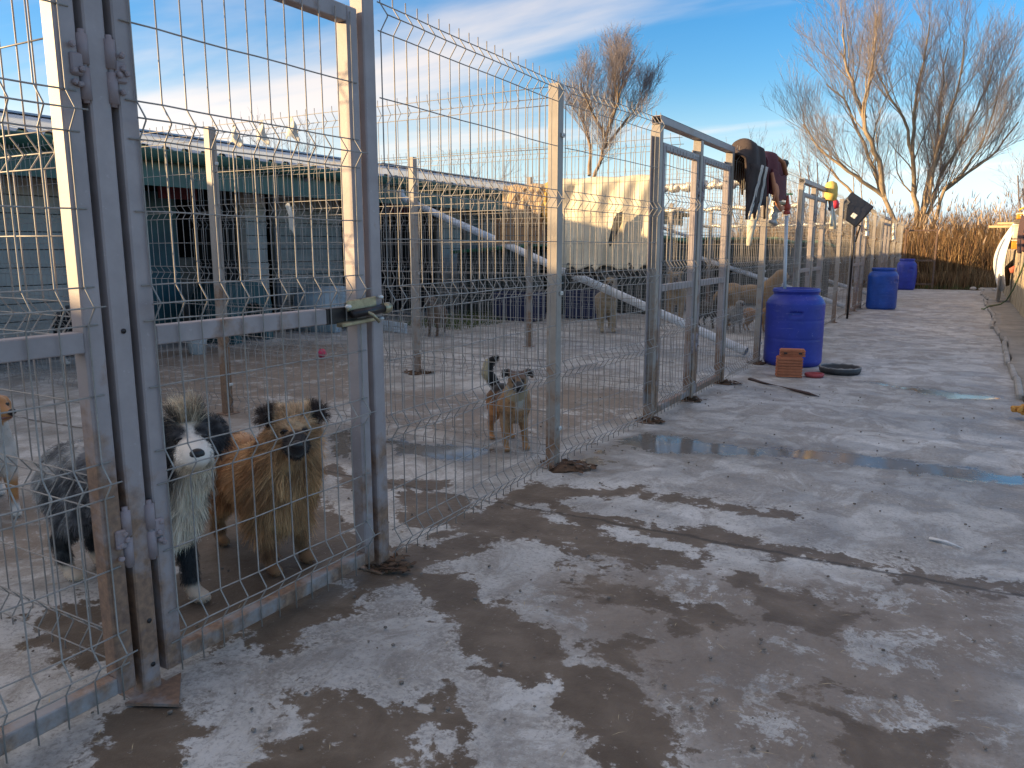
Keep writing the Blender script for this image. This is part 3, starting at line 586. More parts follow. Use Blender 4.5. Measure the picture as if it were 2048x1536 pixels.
# low dark shelters standing in the farther pens
M['green_sheet'] = plain('green_sheet', (0.035, 0.16, 0.075), 0.6, 0, 0.3, 3); M['dark_board'] = plain('dark_board', (0.045, 0.05, 0.042), 0.85, 0, 0.4, 5)
def shelter(x, y, w, d, h, rz, label):
    t = thing('kennel_shelter', (x, y, 0.01), rz, label, 'shelter', 'low shelters in the farther pens')
    for k in range(int(w/0.2)):
        if abs(k*0.2+0.1-w/2) > 0.3: MB().box((-w/2+k*0.2+0.1, -d/2, h*0.46), (0.19, 0.03, h*0.9), None, 0.004).build('board', M['dark_board'], t)
    MB().box((0, -d/2, h*0.82), (0.62, 0.03, h*0.18)).build('door_head', M['dark_board'], t)
    for s_ in (-1, 1): MB().box((s_*(w/2-0.015), 0.02, h*0.46), (0.03, d-0.06, h*0.92)).build('side', M['dark_board'], t)
    MB().box((0, d/2, h*0.44), (w, 0.03, h*0.88)).build('back', M['dark_board'], t)
    MB().box((0, -0.02, h*0.96), (w+0.2, d+0.25, 0.05), Matrix.Rotation(-0.07, 3, 'X'), 0.01).build('roof', M['green_sheet'], t)
shelter(-5.6, 13.9, 2.3, 1.4, 1.35, R(-8), 'nearest low dark shelter with green roof behind the second gates')
shelter(-4.3, 16.9, 2.2, 1.4, 1.35, R(-6), 'middle low dark shelter with green roof')
shelter(-3.9, 19.4, 2.2, 1.2, 1.3, R(-4), 'farthest low dark shelter with green roof')
shelter(-6.9, 12.0, 1.2, 1.6, 1.2, R(85), 'dark shelter under the slanting pipe by the building')

# ------------------------------------------------------------------ blue drums
def plastic(name, col):
    m, nt, b = new_mat(name); v = coords(nt)
    n = noise(nt, 5, 6, 0.6, v); n2 = noise(nt, 40, 5, 0.65, v); hz = noise(nt, 14, 5, 0.7, coords(nt, (0.35, 0.35, 5)))
    c = ramp(nt, [(0.3, tuple(k*0.75 for k in col)), (0.7, tuple(k*1.2 for k in col))], n.outputs[0]).outputs[0]
    c = mixc(nt, math_(nt, 'MULTIPLY', ramp(nt, [(0.60, 0.0), (0.72, 1.0)], hz.outputs[0]).outputs[0], 0.22), c, (0.42, 0.48, 0.62))
    c = mixc(nt, math_(nt, 'MULTIPLY', ramp(nt, [(0.64, 0.0), (0.70, 1.0)], n2.outputs[0]).outputs[0], 0.35), c, (0.35, 0.38, 0.5))
    nt.links.new(c, b.inputs['Base Color']); b.inputs['Roughness'].default_value = 0.45; bump(nt, b, n2.outputs[0], 0.1, 0.003); return m
M['blue'] = plastic('blue_plastic', (0.020, 0.038, 0.31)); M['blue2'] = plastic('brighter_blue_plastic', (0.012, 0.075, 0.38))
def drum(x, y, label, mat, H=0.775, RR=0.283, neck=True, rz=0.0, bulge=0.0):
    t = thing('plastic_drum', (x, y, 0.006), rz, label, 'drum', 'blue plastic drums')
    pr = []
    def body_r(z):
        r = RR
        if z < 0.05: r = RR*(0.90+0.10*math.sin(z/0.05*math.pi/2))
        zt = H*0.80
        if z > zt: k = (z-zt)/(H*0.12); r = RR*(1-0.24*min(1, k)**1.6)
        r *= 1+bulge*math.sin(math.pi*min(1, z/H))
        for q in (0.36, 0.60, 0.83):
            d = abs(z/H-q)
            if d < 0.012: r -= 0.004*(1-d/0.012)
        return r
    zs_ = [0] + [H*0.92*k/62 for k in range(1, 63)]
    pr = [(body_r(z), z) for z in zs_]
    if neck: nr = RR*0.765; pr += [(nr, H*0.925), (nr, H*0.945), (nr+0.008, H*0.95), (nr+0.008, H*0.992), (nr+0.002, H), (nr-0.012, H), (nr-0.016, H*0.95), (nr-0.012, H*0.9), (RR-0.02, H*0.78), (RR-0.012, H*0.3), (RR-0.03, 0.02), (0.02, 0.015)]
    else: nr = RR*0.80; pr += [(nr, H*0.95), (nr+0.006, H*0.96), (nr+0.006, H), (nr-0.02, H), (nr-0.02, H*0.975), (0.02, H*0.975)]
    def rf(r, z, a, i):
        if i < len(zs_) and 0.645*H < z < 0.715*H:
            for a0 in (-1.35, 1.8):
                da = (a-a0+math.pi) % (2*math.pi)-math.pi
                if abs(da) < 0.19: r -= 0.030*min(1, (z-0.645*H)/(0.05*H))*(1 if z < 0.71*H else 0.3)
        return r
    MB().lathe(pr, (0, 0, 0), 128, True, rf).build('body', mat, t)
    rim = MB().tube([((nr+0.008)*math.cos(2*math.pi*k/40), (nr+0.008)*math.sin(2*math.pi*k/40), H*0.965) for k in range(41)], 0.006, 6); rim.build('rim_bead', mat, t)
    return t
drum(-1.435, 8.22, 'nearest blue drum, open at the top, with a brick leaning on it', M['blue'])
drum(-1.31, 16.55, 'middle of the three blue drums along the fence', M['blue2'], 0.79, 0.27, True, 0.9)
drum(-1.36, 24.45, 'farthest blue drum, bulging, at the end of the yard', M['blue'], 0.86, 0.235, False, 0.3, 0.14)

# ------------------------------------------------------------------ hollow clay blocks leaning on the drum
M['clay'] = plain('fired_clay', (0.44, 0.15, 0.07), 0.85, 0, 0.22, 12, 0.4)
def clay_block(loc, rz, w, d, h, ribs, label, tilt=0.0):
    t = thing('hollow_brick', loc, rz, label, 'brick', 'hollow clay blocks'); t.rotation_euler = (tilt, 0, rz)
    mb = MB(); pr = []
    for k in range(ribs):
        z0 = h*k/ribs; z1 = h*(k+1)/ribs; g_ = 0.008
        pr += [(0, z0+g_*0.45), (0, z1-g_), (0.009, z1-g_*0.8), (0.009, z1+g_*0.15)]
    ring = lambda i, z: [(-w/2+i, -d/2+i, z), (w/2-i, -d/2+i, z), (w/2-i, d/2-i, z), (-w/2+i, d/2-i, z)]
    vs = []; fs = []
    for i, z in pr: vs += ring(i, z)
    for q in range(len(pr)-1):
        for k in range(4): fs.append((q*4+k, q*4+(k+1) % 4, (q+1)*4+(k+1) % 4, (q+1)*4+k))
    fs += [(3, 2, 1, 0), tuple(len(vs)-4+k for k in range(4))]
    mb.add(vs, fs); mb.build('shell', M['clay'], t)
    for k, xx in enumerate((0.30, -0.28)):
        if ribs < 5: MB().box((w*xx, -d/2+0.0, h*0.5), (0.03, 0.012, 0.014)).build('cell_hole', M['dark_metal'], t)
    return t
clay_block((-1.315, 7.40, 0.006), R(16), 0.225, 0.15, 0.185, 7, 'ribbed terracotta block standing at the foot of the nearest drum')
clay_block((-1.30, 7.44, 0.192), R(14), 0.222, 0.125, 0.065, 3, 'smaller terracotta block lying on top of the other')
# round black pan and a red dish by the drum
pan = thing('rubber_pan', (-0.93, 7.86, 0.006), 0, 'round black rubber pan with a pale crusted rim beside the drum', 'pan')
MB().lathe([(0.02, 0.012), (0.15, 0.012), (0.165, 0.03), (0.172, 0.055), (0.19, 0.055), (0.185, 0.02), (0.17, 0.0), (0.02, 0.0)], (0, 0, 0), 40).build('dish', plain('black_rubber', (0.03, 0.03, 0.032), 0.55), pan)
MB().tube([(0.181*math.cos(2*math.pi*k/36), 0.181*math.sin(2*math.pi*k/36), 0.057+0.003*math.sin(k*2.3)) for k in range(37)], 0.009, 7).build('rim', plain('crusted_rim', (0.23, 0.22, 0.21), 0.8, 0, 0.5, 30), pan)
MB().tube([(-0.05, 0.02, 0.018), (0.0, 0.0, 0.03), (0.05, 0.03, 0.018)], 0.008, 6).build('strap', M['dark_metal'], pan)
MB().lathe([(0.02, 0.0), (0.075, 0.0), (0.088, 0.02), (0.082, 0.034), (0.07, 0.034), (0.06, 0.012), (0.02, 0.012)], (0, 0, 0), 28).build('feeding_bowl', plain('faded_red', (0.36, 0.055, 0.06), 0.6), None, loc=(-1.10, 7.48, 0.008), label='small faded red dish tucked between brick and pan', cat='bowl')

# ------------------------------------------------------------------ things lying about
def ribbon(name, pts, w, mat, label, cat, r=None):
    mb = MB().tube(pts, r or [w*(0.55+0.45*math.sin(i*1.9+1)) for i in range(len(pts))], 7, True, True, 0.5); return mb.build(name, mat, None, label=label, cat=cat)
ribbon('leather_strap', [(-1.58, 7.03, 0.014), (-1.42, 6.86, 0.016), (-1.28, 6.76, 0.02), (-1.12, 6.64, 0.016), (-1.0, 6.53, 0.018), (-0.90, 6.45, 0.014)], 0.026, plain('dark_strap', (0.055, 0.03, 0.025), 0.8), 'dark brown strap lying on the concrete before the drum', 'strap')
ribbon('paper_scrap', [(-0.02, 3.46, 0.012), (0.04, 3.44, 0.016), (0.10, 3.41, 0.011)], 0.012, plain('white_paper', (0.7, 0.7, 0.7), 0.7), 'small white scrap on the concrete at right', 'scrap')
sp = MB()
for k in range(7):
    a = k*0.9; sp.box((0.03*math.cos(a), 0.035*math.sin(a), 0.02+0.006*k), (0.07, 0.05, 0.03), Matrix.Rotation(a, 3, 'Z') @ Matrix.Rotation(a*0.3, 3, 'X'), 0.010)
sp.build('sunlit_lump', plain('sunlit_orange', (0.62, 0.30, 0.07), 0.9, 0, 0.4, 15, 0.5), None, loc=(0.44, 6.32, 0.035), label='orange lump against the right-hand kerb, sunlight put into its colour', cat='sun_fleck')  # a sunlit spot put into the lump's orange colour
def litter(x, y, r, label, seed):
    """dead leaves and mud caught at the foot of a post"""
    rg_ = random.Random(seed); t = MB()
    for k in range(46):
        a = rg_.uniform(0, 6.28); d = r*math.sqrt(rg_.random()); s = rg_.uniform(.012, .034); h = 0.012+0.03*max(0, 1-d/r)*rg_.random()
        rot = Matrix.Rotation(rg_.uniform(0, 6.28), 3, 'Z') @ Matrix.Rotation(rg_.uniform(-.7, .7), 3, 'X')
        v = [rot @ Vector(q) for q in ((-s, 0, 0), (-s*.3, s*.45, .003), (s*.6, s*.3, 0.004), (s, 0, 0), (s*.5, -s*.4, .002), (-s*.4, -s*.4, 0))]
        t.add([q+Vector((x+1.5*d*math.cos(a), y+d*math.sin(a), h+0.006)) for q in v], [(0, 1, 2, 3, 4, 5)])
    t.lathe([(r*1.0, 0.004), (r*0.7, 0.018), (r*0.3, 0.03), (0.01, 0.032)], (x, y, 0), 14, True, lambda q, z, a, i: q*(1+0.25*math.sin(3*a+seed)+0.15*math.sin(7*a)))
    t.build('leaf_litter', M['litter'], None, label=label, cat='litter', group='dead leaves caught at post feet')
M['litter'] = plain('dead_leaves', (0.10, 0.055, 0.03), 0.9, 0, 0.5, 25, 0.3)
for k, (x, y, r, l) in enumerate([(FX(2.1)+0.03, 2.14, 0.075, 'dark muddy leaves round the near gate post'), (FX(3.65)+0.03, 3.66, 0.11, 'brown leaves round the post beside the brown dog'), (FX(4.93)+.02, 4.95, 0.07, 'leaves at the foot of the second gate pair, nearer post'), (FX(5.8)+.02, 5.83, 0.08, 'leaves at the middle post of the second gate pair'),
                                  (FX(6.7)+.02, 6.72, 0.11, 'leaf heap at the farther post of the second gate pair'), (FX(8.05)+.02, 8.05, 0.10, 'leaves at the post behind the nearest drum'), (-4.4, 5.82, 0.12, 'leaves at the inner post behind the brown dog')]): litter(x, y, r, l, k)
# straw and crumbs over the yard: nobody could count it
sw = MB()
for k in range(520):
    x = random.uniform(-3.2, 0.4); y = 0.9+7*random.random()**1.6; a = random.uniform(0, 6.28); l = random.uniform(.008, .03); w = random.uniform(.0006, .0016)
    c_, s_ = math.cos(a), math.sin(a); z = 0.0135
    sw.add([(x-l*c_, y-l*s_, z), (x+w*s_, y-w*c_, z+.003), (x+l*c_, y+l*s_, z+.002*random.random()), (x-w*s_, y+w*c_, z+.003)], [(0, 1, 2, 3)])
sw.build('straw_litter', plain('straw', (0.45, 0.36, 0.22), 0.8), kind='stuff', label='bits of straw scattered over the concrete')
gr_ = MB()
for k in range(420):
    x = random.uniform(-2.6, 0.4); y = 1.0+6*random.random()**1.5; s = random.uniform(.002, .0065)
    gr_.box((x, y, 0.012+s*0.3), (s*2, s*1.5, s*1.2), Matrix.Rotation(random.uniform(0, 3), 3, 'Z'), s*0.35)
gr_.build('grit', plain('grit', (0.17, 0.14, 0.115), 0.9, 0, 0.6, 40, 0, world_space=True), kind='stuff', label='grit and crumbs on the concrete')

# ------------------------------------------------------------------ cloths on the pens
def cloth_mat(name, col, var=0.15, folds=True, rough=0.9):
    return plain(name, col, rough, 0, var, 4, 0.35)
TY = 8.06
nf = vnoise(21)
def k_(v): return math.sin(v*6)
def drape(name, x0, x1, zt, zb, mat, label, cat='cloth', y=TY, back=0.55, fold=0.025, nfold=7, lean=0.0, ragged=0.03, seed=0, crease=1.0):
    """cloth folded over the wire: front fall, rounded top, back fall"""
    top = 0.10; Hf = zt-zb
    def fn(u, v):
        x = lerp(x0, x1, u); f = fold*math.sin(u*nfold*6.28+seed+1.3*math.sin(u*9+seed))*(0.3+abs(v-0.5)*1.4)
        rag = ragged*(math.sin(u*11.3+seed)*.6+math.sin(u*29.7+2*seed)*.5+math.sin(u*47.1+3*seed)*.4*math.sin(u*5+seed))
        cr = 0.014*math.sin(u*31+k_(v)*3+seed)*math.sin(v*9+u*5)+0.010*math.sin(u*13-v*15+seed)
        if v < 0.46: k = v/0.46; return (x+lean*(1-k)+0.01*math.sin(k*7), y-0.045-f-cr*crease-0.03*(1-k), lerp(zb+rag, zt-0.04, k)-0.012*math.sin(u*17))
        if v < 0.54: a = (v-0.46)/0.08*math.pi; return (x+lean*0, y-0.045*math.cos(a), zt-0.04+0.045*math.sin(a)+0.008*math.sin(u*14+seed))
        k = (v-0.54)/0.46; return (x, y+0.045+f, lerp(zt-0.04, zt-0.04-back, k))
    return MB().grid(fn, 110, 70).build(name, mat, None, label=label, cat=cat, solid=0.006)
M['tarp'] = plain('cream_tarp', (0.64, 0.555, 0.41), 0.85, 0, 0.16, 5, 0.6)
drape('tarpaulin', -4.0, -2.95, 1.94, 0.96, M['tarp'], 'cream tarpaulin hung over a pen divider, half in sunshine', 'tarpaulin', fold=0.034, nfold=4, seed=2, crease=1.6)
M['torn'] = plain('dark_lining', (0.05, 0.05, 0.045), 0.95, 0, 0.4, 6)
tr_ = MB(); tr_.add([(0, 0, 0), (0.055, 0, 0.24), (0.09, -0.004, 0.30), (0.16, -0.008, 0.33), (0.15, -0.006, 0.20), (0.10, -0.002, 0.10), (0.05, 0, 0.0), (0.02, 0.0, -0.05)], [(0, 1, 2, 3, 4, 5, 6, 7)])
tr_.build('torn_flap', M['torn'], None, loc=(-3.36, TY-0.165, 1.24), label='dark ragged strip hanging on the cream tarpaulin', cat='rag', solid=0.008)
drape('blanket', -3.92, -2.9, 1.03, 0.87, M['torn'], 'dark ragged blanket below the cream tarpaulin', 'blanket', y=TY-0.0, back=0.12, ragged=0.045, fold=0.03, seed=5)
def stripes():
    m, nt, b = new_mat('striped_blanket'); w = nt.nodes.new('ShaderNodeTexWave'); w.inputs['Scale'].default_value = 9; w.inputs['Distortion'].default_value = 4; w.inputs['Detail'].default_value = 2
    nt.links.new(coords(nt, (1, 1, 1.6)), w.inputs[0]); r = ramp(nt, [(0.35, (0.26, 0.17, 0.10)), (0.6, (0.46, 0.34, 0.22))], w.outputs[1]); nt.links.new(r.outputs[0], b.inputs[0]); b.inputs['Roughness'].default_value = 0.95; return m
drape('blanket', -4.76, -4.24, 1.90, 1.50, stripes(), 'brown patterned blanket folded over the divider left of the tarpaulin', 'blanket', back=0.4, seed=3, fold=0.02, nfold=3)
drape('blanket', -4.23, -4.05, 1.91, 1.42, plain('mustard_cloth', (0.50, 0.33, 0.10), 0.9), 'narrow mustard cloth between blanket and tarpaulin', 'blanket', back=0.4, seed=4, nfold=2)
bx = thing('wooden_box', (-4.5, TY-0.12, 1.22), 0, 'brown wooden box hung on the divider under the patterned blanket', 'box')
M['brownwood'] = plain('brown_wood', (0.27, 0.155, 0.075), 0.75, 0, 0.3, 8, 0.3)
for k in range(3): MB().box((0, 0, 0.05+k*0.10), (0.56, 0.03, 0.094), None, 0.004).build('plank', M['brownwood'], bx)
for x in (-0.29, 0.29): MB().box((x, 0.03, 0.15), (0.02, 0.16, 0.30), None, 0.003).build('side', M['brownwood'], bx)

# foil-wrapped water pipe over the divider, riser, tap and filling pipe
def foil_mat():
    m, nt, b = new_mat('wrapped_foil'); n = noise(nt, 22, 5, 0.7, coords(nt)); r = ramp(nt, [(0.35, (0.33, 0.31, 0.28)), (0.6, (0.72, 0.70, 0.64))], n.outputs[0])
    nt.links.new(r.outputs[0], b.inputs[0]); b.inputs['Metallic'].default_value = 0.55; b.inputs['Roughness'].default_value = 0.35; bump(nt, b, n.outputs[0], 0.8, 0.02); return m
M['foil'] = foil_mat()
def lumpy(pts, r, seed, n=60):
    P = [Vector(p) for p in pts]; seg = [(P[i+1]-P[i]).length for i in range(len(P)-1)]; tot = sum(seg); out = []; rad = []
    for k in range(n+1):
        d = tot*k/n; i = 0
        while i < len(seg)-1 and d > seg[i]: d -= seg[i]; i += 1
        out.append(P[i].lerp(P[i+1], min(1, d/seg[i]))+Vector((0, 0, 0.012*math.sin(k*1.1+seed)))); rad.append(r*(1+0.22*math.sin(k*0.9+seed)+0.2*math.sin(k*2.3+seed*2)))
    return out, rad
wp = thing('water_pipe', (0, 0, 0), 0, 'foil wrapped water pipe along the divider with a tap over the nearest drum', 'pipe')
p_, r_ = lumpy([(-3.0, TY, 1.80), (-2.4, TY, 1.81), (-1.74, TY+0.02, 1.84)], 0.042, 1); MB().tube(p_, r_, 9).build('wrapping', M['foil'], wp)
p_, r_ = lumpy([(-1.69, 8.20, 2.02), (-1.68, 8.20, 1.60), (-1.71, 8.16, 1.40)], 0.05, 4, 26); MB().tube(p_, r_, 9).build('riser_wrapping', M['foil'], wp)
MB().tube([(-1.69, 8.14, 1.62), (-1.62, 8.2, 1.62), (-1.58, 8.22, 1.60)], 0.018, 8).build('tap_arm', M['brass'], wp)
MB().lathe([(0.012, -0.09), (0.034, -0.085), (0.034, -0.06), (0.02, -0.05), (0.034, -0.04), (0.036, 0.0), (0.02, 0.02), (0.01, 0.10)], (-1.575, 8.22, 1.60), 14).build('tap_body', plain('red_valve', (0.42, 0.06, 0.035), 0.5), wp)
MB().box((-1.575, 8.22, 1.71), (0.10, 0.02, 0.014), Matrix.Rotation(0.5, 3, 'Z'), 0.004).build('tap_lever', plain('green_lever', (0.05, 0.42, 0.08), 0.5), wp)
MB().tube([(-1.575, 8.22, 1.50), (-1.56, 8.22, 1.0), (-1.545, 8.2, 0.72)], 0.017, 10).build('filling_pipe', M['pvc'], wp)
for k, (y, zz) in enumerate([(10.72, 1.70), (15.66, 1.60)]):
    t = thing('water_pipe', (0, y-0.05, zz), 0, ['foil wrapped water pipe on the divider behind the third pair of gates', 'foil wrapped water pipe on the divider behind the fourth pair of gates'][k], 'pipe', 'foil wrapped pipes')
    p_, r_ = lumpy([(-4.6, 0, 0), (-3.0, 0, 0.0), (-1.8, 0, 0.02)], 0.03, k+7, 60); MB().tube(p_, r_, 7).build('wrapping', M['foil'], t)
for k, (y, zz) in enumerate([(16.0, 1.66), (21.8, 1.62)]):
    t = thing('foil_bundle', (FX(y)+0.06, y, zz), 0, ['foil wrapped riser hanging beyond the floodlight', 'foil wrapped riser at the far end of the fence'][k], 'pipe', 'foil wrapped pipes')
    p_, r_ = lumpy([(0, 0, 0.16), (0.01, 0.02, -0.1), (0.03, 0.03, -0.26)], 0.034, k+3, 20); MB().tube(p_, r_, 8).build('wrapping', M['foil'], t)
    MB().tube([(0.02, 0.05, 0.0), (0.03, 0.16, -0.12), (0.0, 0.2, -0.3)], 0.012, 6).build('loose_end', M['foil'], t)

# clothes drying over the second pair of gates
M['trouser'] = plain('brown_tracksuit', (0.050, 0.034, 0.030), 0.9, 0, 0.25, 12, 0.3)
M['piping'] = plain('white_piping', (0.62, 0.58, 0.52), 0.8)
XF = FX(7.0)+0.05
tz = thing('track_trousers', (XF, 6.98, -0.08), 0, 'dark brown track trousers with white side stripes hung over the fence', 'trousers')
def sheet(fn, name, mat, par, nu=24, nv=24, sol=0.02): return MB().grid(fn, nu, nv).build(name, mat, par, solid=sol)
def seat_fn(u, v):   # rounded seat draped over the top wire
    a = lerp(-1.15, 1.45, v); y = lerp(-0.25, 0.34, u); rr = 0.10+0.04*math.sin(u*3.1)+0.008*math.sin(u*21+v*5)
    drop = max(0, abs(a)-0.8)*0.62
    return (rr*math.sin(a)+0.02*math.sin(u*9), y+0.02*math.sin(v*8), 1.93+0.13*math.sin(u*math.pi)*0.8+rr*math.cos(a)-drop-0.02*math.sin(u*14))
sheet(seat_fn, 'seat', M['trouser'], tz)
for k, (ya, yb, zb, wd) in enumerate([(-0.10, -0.24, 1.50, 0.11), (0.06, 0.04, 1.50, 0.12)]):
    pts = [(0.10, ya+(yb-ya)*i/9+0.012*math.sin(i*1.4+k), lerp(1.95, zb, i/9)) for i in range(10)]
    MB().tube(pts, [wd*(1.15-0.95*i/9)*(1+0.06*math.sin(i*2.2)) for i in range(10)], 14, True, True, 0.45).build('trouser_leg', M['trouser'], tz)
    for o_ in (-0.02, 0.025):
        sp_ = [(0.175-0.035*i/9*1.6, p[1]+o_+(0.03 if i == 3 else 0), p[2]) for i, p in enumerate(pts)]
        MB().tube(sp_, 0.007, 6).build('side_stripe', M['piping'], tz)
M['fleece'] = plain('maroon_fleece', (0.115, 0.026, 0.032), 0.95, 0, 0.25, 14, 0.4); M['peach'] = plain('orange_lining', (0.50, 0.20, 0.10), 0.95, 0, 0.2, 12, 0.3)
fl = thing('fleece_jacket', (XF+0.0, 7.48, -0.04), 0, 'maroon fleece jacket with orange lining hung beside the track trousers', 'jacket')
def body_fn(u, v):
    a = lerp(-1.1, 1.35, v); y = lerp(-0.22, 0.52, u); rr = 0.10
    drop = max(0, abs(a)-0.9)*0.62
    return (rr*math.sin(a)*1.5+0.02*math.sin(u*11+v*3), y+0.03*math.sin(v*6), 1.93+rr*math.cos(a)-drop+0.07*math.sin(u*3.1))
sheet(body_fn, 'back', M['fleece'], fl)
def flap_fn(u, v): return (0.155+0.03*math.sin(u*3.1), lerp(-0.14, 0.50, u), lerp(1.92, 1.70, v)-0.04*math.sin(u*3.14)+0.012*math.sin(u*12))
sheet(flap_fn, 'front_flap', M['fleece'], fl)
MB().tube([(0.17, -0.19, 1.88), (0.19, -0.14, 1.74), (0.20, -0.03, 1.62), (0.20, 0.14, 1.58), (0.19, 0.30, 1.60)], [0.022, 0.036, 0.03, 0.026, 0.02], 8, True, True, 0.6).build('lining_edge', M['peach'], fl)
MB().tube([(0.05, 0.0, 2.045), (0.12, 0.14, 2.06), (0.17, 0.26, 2.01), (0.19, 0.33, 1.90)], 0.024, 8, True, True, 0.6).build('lining_edge', M['peach'], fl)
MB().grid(lambda u, v: (0.175+0.02*math.sin(v*3), lerp(-0.16, 0.02, u), lerp(1.80, 1.64, v)), 10, 10).build('lining_patch', M['peach'], fl, solid=0.012)
MB().tube([(XF+0.06, 7.95, 1.97), (XF+0.10, 8.06, 1.99), (XF+0.08, 8.14, 1.93)], [0.05, 0.065, 0.04], 10, True, True, 0.7).build('cap', plain('black_cap', (0.02, 0.02, 0.022), 0.85), None, label='black cap tucked behind the maroon fleece', cat='cap')
MB().tube([(XF+0.10, 7.28, 1.82), (XF+0.085, 7.15, 1.6), (XF+0.08, 7.02, 1.42), (XF+0.08, 6.93, 1.20)], [0.03, 0.034, 0.045, 0.02], 9, True, True, 0.6).build('white_towel', plain('cream_towel', (0.62, 0.57, 0.46), 0.9), None, label='cream towel twisted down the wires under the clothes', cat='towel')

# yellow-capped mop head, rag, red lid and floodlight further along
t = thing('mop', (FX(11.6)+0.07, 11.60, 0), 0, 'yellow mop head with white rag hung on the third pair of gates', 'mop')
MB().lathe([(0.015, -0.14), (0.078, -0.13), (0.09, -0.06), (0.088, 0.04), (0.07, 0.10), (0.03, 0.125), (0.005, 0.13)], (0, 0, 1.95), 20).build('sponge_head', plain('yellow_sponge', (0.72, 0.50, 0.13), 0.9, 0, 0.2, 25, 0.4), t)
MB().tube([(0, 0.02, 1.83), (0.01, 0.05, 1.74), (0.0, 0.03, 1.70)], 0.05, 9, True, True, 0.6).build('grey_wrap', plain('grey_wrap', (0.32, 0.29, 0.30), 0.8), t)
for k, dy in enumerate((-0.03, 0.05, 0.16)):
    MB().tube([(0.02, 0.02+dy*0.3, 1.74), (0.03, dy, 1.6), (0.03, dy*1.2, 1.50-0.03*k)], [0.02, 0.04, 0.05], 8, True, True, 0.4).build('rag', plain('white_rag', (0.68, 0.64, 0.54), 0.9), t)
MB().lathe([(0.01, -0.08), (0.05, -0.06), (0.06, 0.0), (0.03, 0.05), (0.008, 0.07)], (0, 0, 0), 16).build('red_bottle', plain('red_bottle', (0.55, 0.03, 0.05), 0.45), None, loc=(FX(12)+0.07, 12.05, 1.80), label='small red bottle hung right of the yellow mop', cat='bottle')
fl_ = thing('floodlight', (-1.58, 13.6, 1.775), 0, 'black square floodlight tilted on a thin pole above the fence', 'floodlight')
fr = Matrix.Rotation(R(4), 3, 'Z') @ Matrix.Rotation(R(-12), 3, 'X') @ Matrix.Rotation(R(36), 3, 'Y')
M['black'] = plain('black_case', (0.012, 0.013, 0.018), 0.4, 0, 0.3, 10)
MB().box((0, 0, 0), (0.42, 0.06, 0.40), fr, 0.012).build('housing', M['black'], fl_)
for k in range(5): MB().box(fr @ Vector((-0.12+0.06*k, 0.04, 0)), (0.008, 0.03, 0.26), fr, 0.002).build('cooling_fin', M['black'], fl_)
MB().box(fr @ Vector((0.07, -0.034, -0.08)), (0.08, 0.012, 0.072), fr, 0.008).build('sensor_window', plain('white_sensor', (0.75, 0.72, 0.66), 0.4), fl_)
MB().tube([fr @ Vector((0.10, 0.05, -0.17)), Vector((0.10, 0.12, -0.25)), Vector((0.02, 0.35, -0.5))], 0.012, 6).build('bracket', M['black'], fl_)
MB().tube([(0, 0, 0), (0.01, 0, 1.1), (0, 0, 1.72)], 0.018, 8).build('lamp_pole', M['dark_metal'], None, loc=(-1.60, 13.95, 0.01), label='thin dark pole carrying the floodlight', cat='pole')

# inside the pens: bucket, tub, board, ball, crates
M['white_plastic'] = plain('white_plastic', (0.62, 0.66, 0.68), 0.45)
MB().lathe([(0.09, 0), (0.12, 0.24), (0.125, 0.25), (0.115, 0.25), (0.085, 0.02), (0.01, 0.02)], (0, 0, 0), 24).build('bucket', M['white_plastic'], None, loc=(-7.35, 5.65, 0.01), label='white plastic bucket by the dark doorway', cat='bucket')
tub = thing('dog_house', (-7.9, 8.35, 0.01), R(8), 'pale grey plastic dog house with dark round opening by the wall', 'dog house')
def arch(w, h, y):
    return [(-w, y, 0.0), (-w, y, h*0.6)]+[(w*math.cos(math.pi*(1-k/8)), y, h*0.6+h*0.4*math.sin(math.pi*k/8)) for k in range(1, 8)]+[(w, y, h*0.6), (w, y, 0.0)]
def shell(par, w, h, d, mat):
    mb = MB(); a = arch(w, h, -d); b_ = arch(w, h, d); n = len(a); mb.add(a+b_, [(i, i+1, n+i+1, n+i) for i in range(n-1)]+[tuple(range(n, 2*n))], True); o = mb.build('shell', mat, par, rot=(0, 0, R(90)), solid=0.02)
    mb = MB(); c_ = arch(w*0.62, h*0.66, -d); n2 = len(c_); mb.add(arch(w, h, -d)+c_, [(i, i+1, n+i+1, n+i) for i in range(n-1)], False); mb.build('front', mat, par, rot=(0, 0, R(90)), solid=0.02)
shell(tub, 0.36, 0.62, 0.34, plain('grey_plastic', (0.35, 0.42, 0.45), 0.5))
tub2 = thing('dog_house', (-8.05, 6.75, 0.01), R(4), 'dark teal dog house standing in the doorway', 'dog house')
shell(tub2, 0.34, 0.75, 0.34, M['teal'])
bd = thing('pallet_board', (-6.95, 8.55, 0.01), R(-6), 'white board propped low by the wall of the building', 'board')
for k in range(2): MB().box((0, 0, 0.04+k*0.075), (0.66, 0.03, 0.07), Matrix.Rotation(0.05, 3, 'Y'), 0.006).build('plank', M['white_plastic'], bd)
MB().lathe([(0.004, -0.05), (0.03, -0.04), (0.047, -0.015), (0.05, 0.005), (0.04, 0.032), (0.02, 0.047), (0.003, 0.05)], (0, 0, 0), 18).build('ball', plain('pink_ball', (0.55, 0.04, 0.10), 0.5), None, loc=(-5.9, 6.1, 0.06), label='small red ball on the pen floor', cat='ball')
M['blue_crate'] = plain('blue_crate', (0.012, 0.016, 0.055), 0.6)
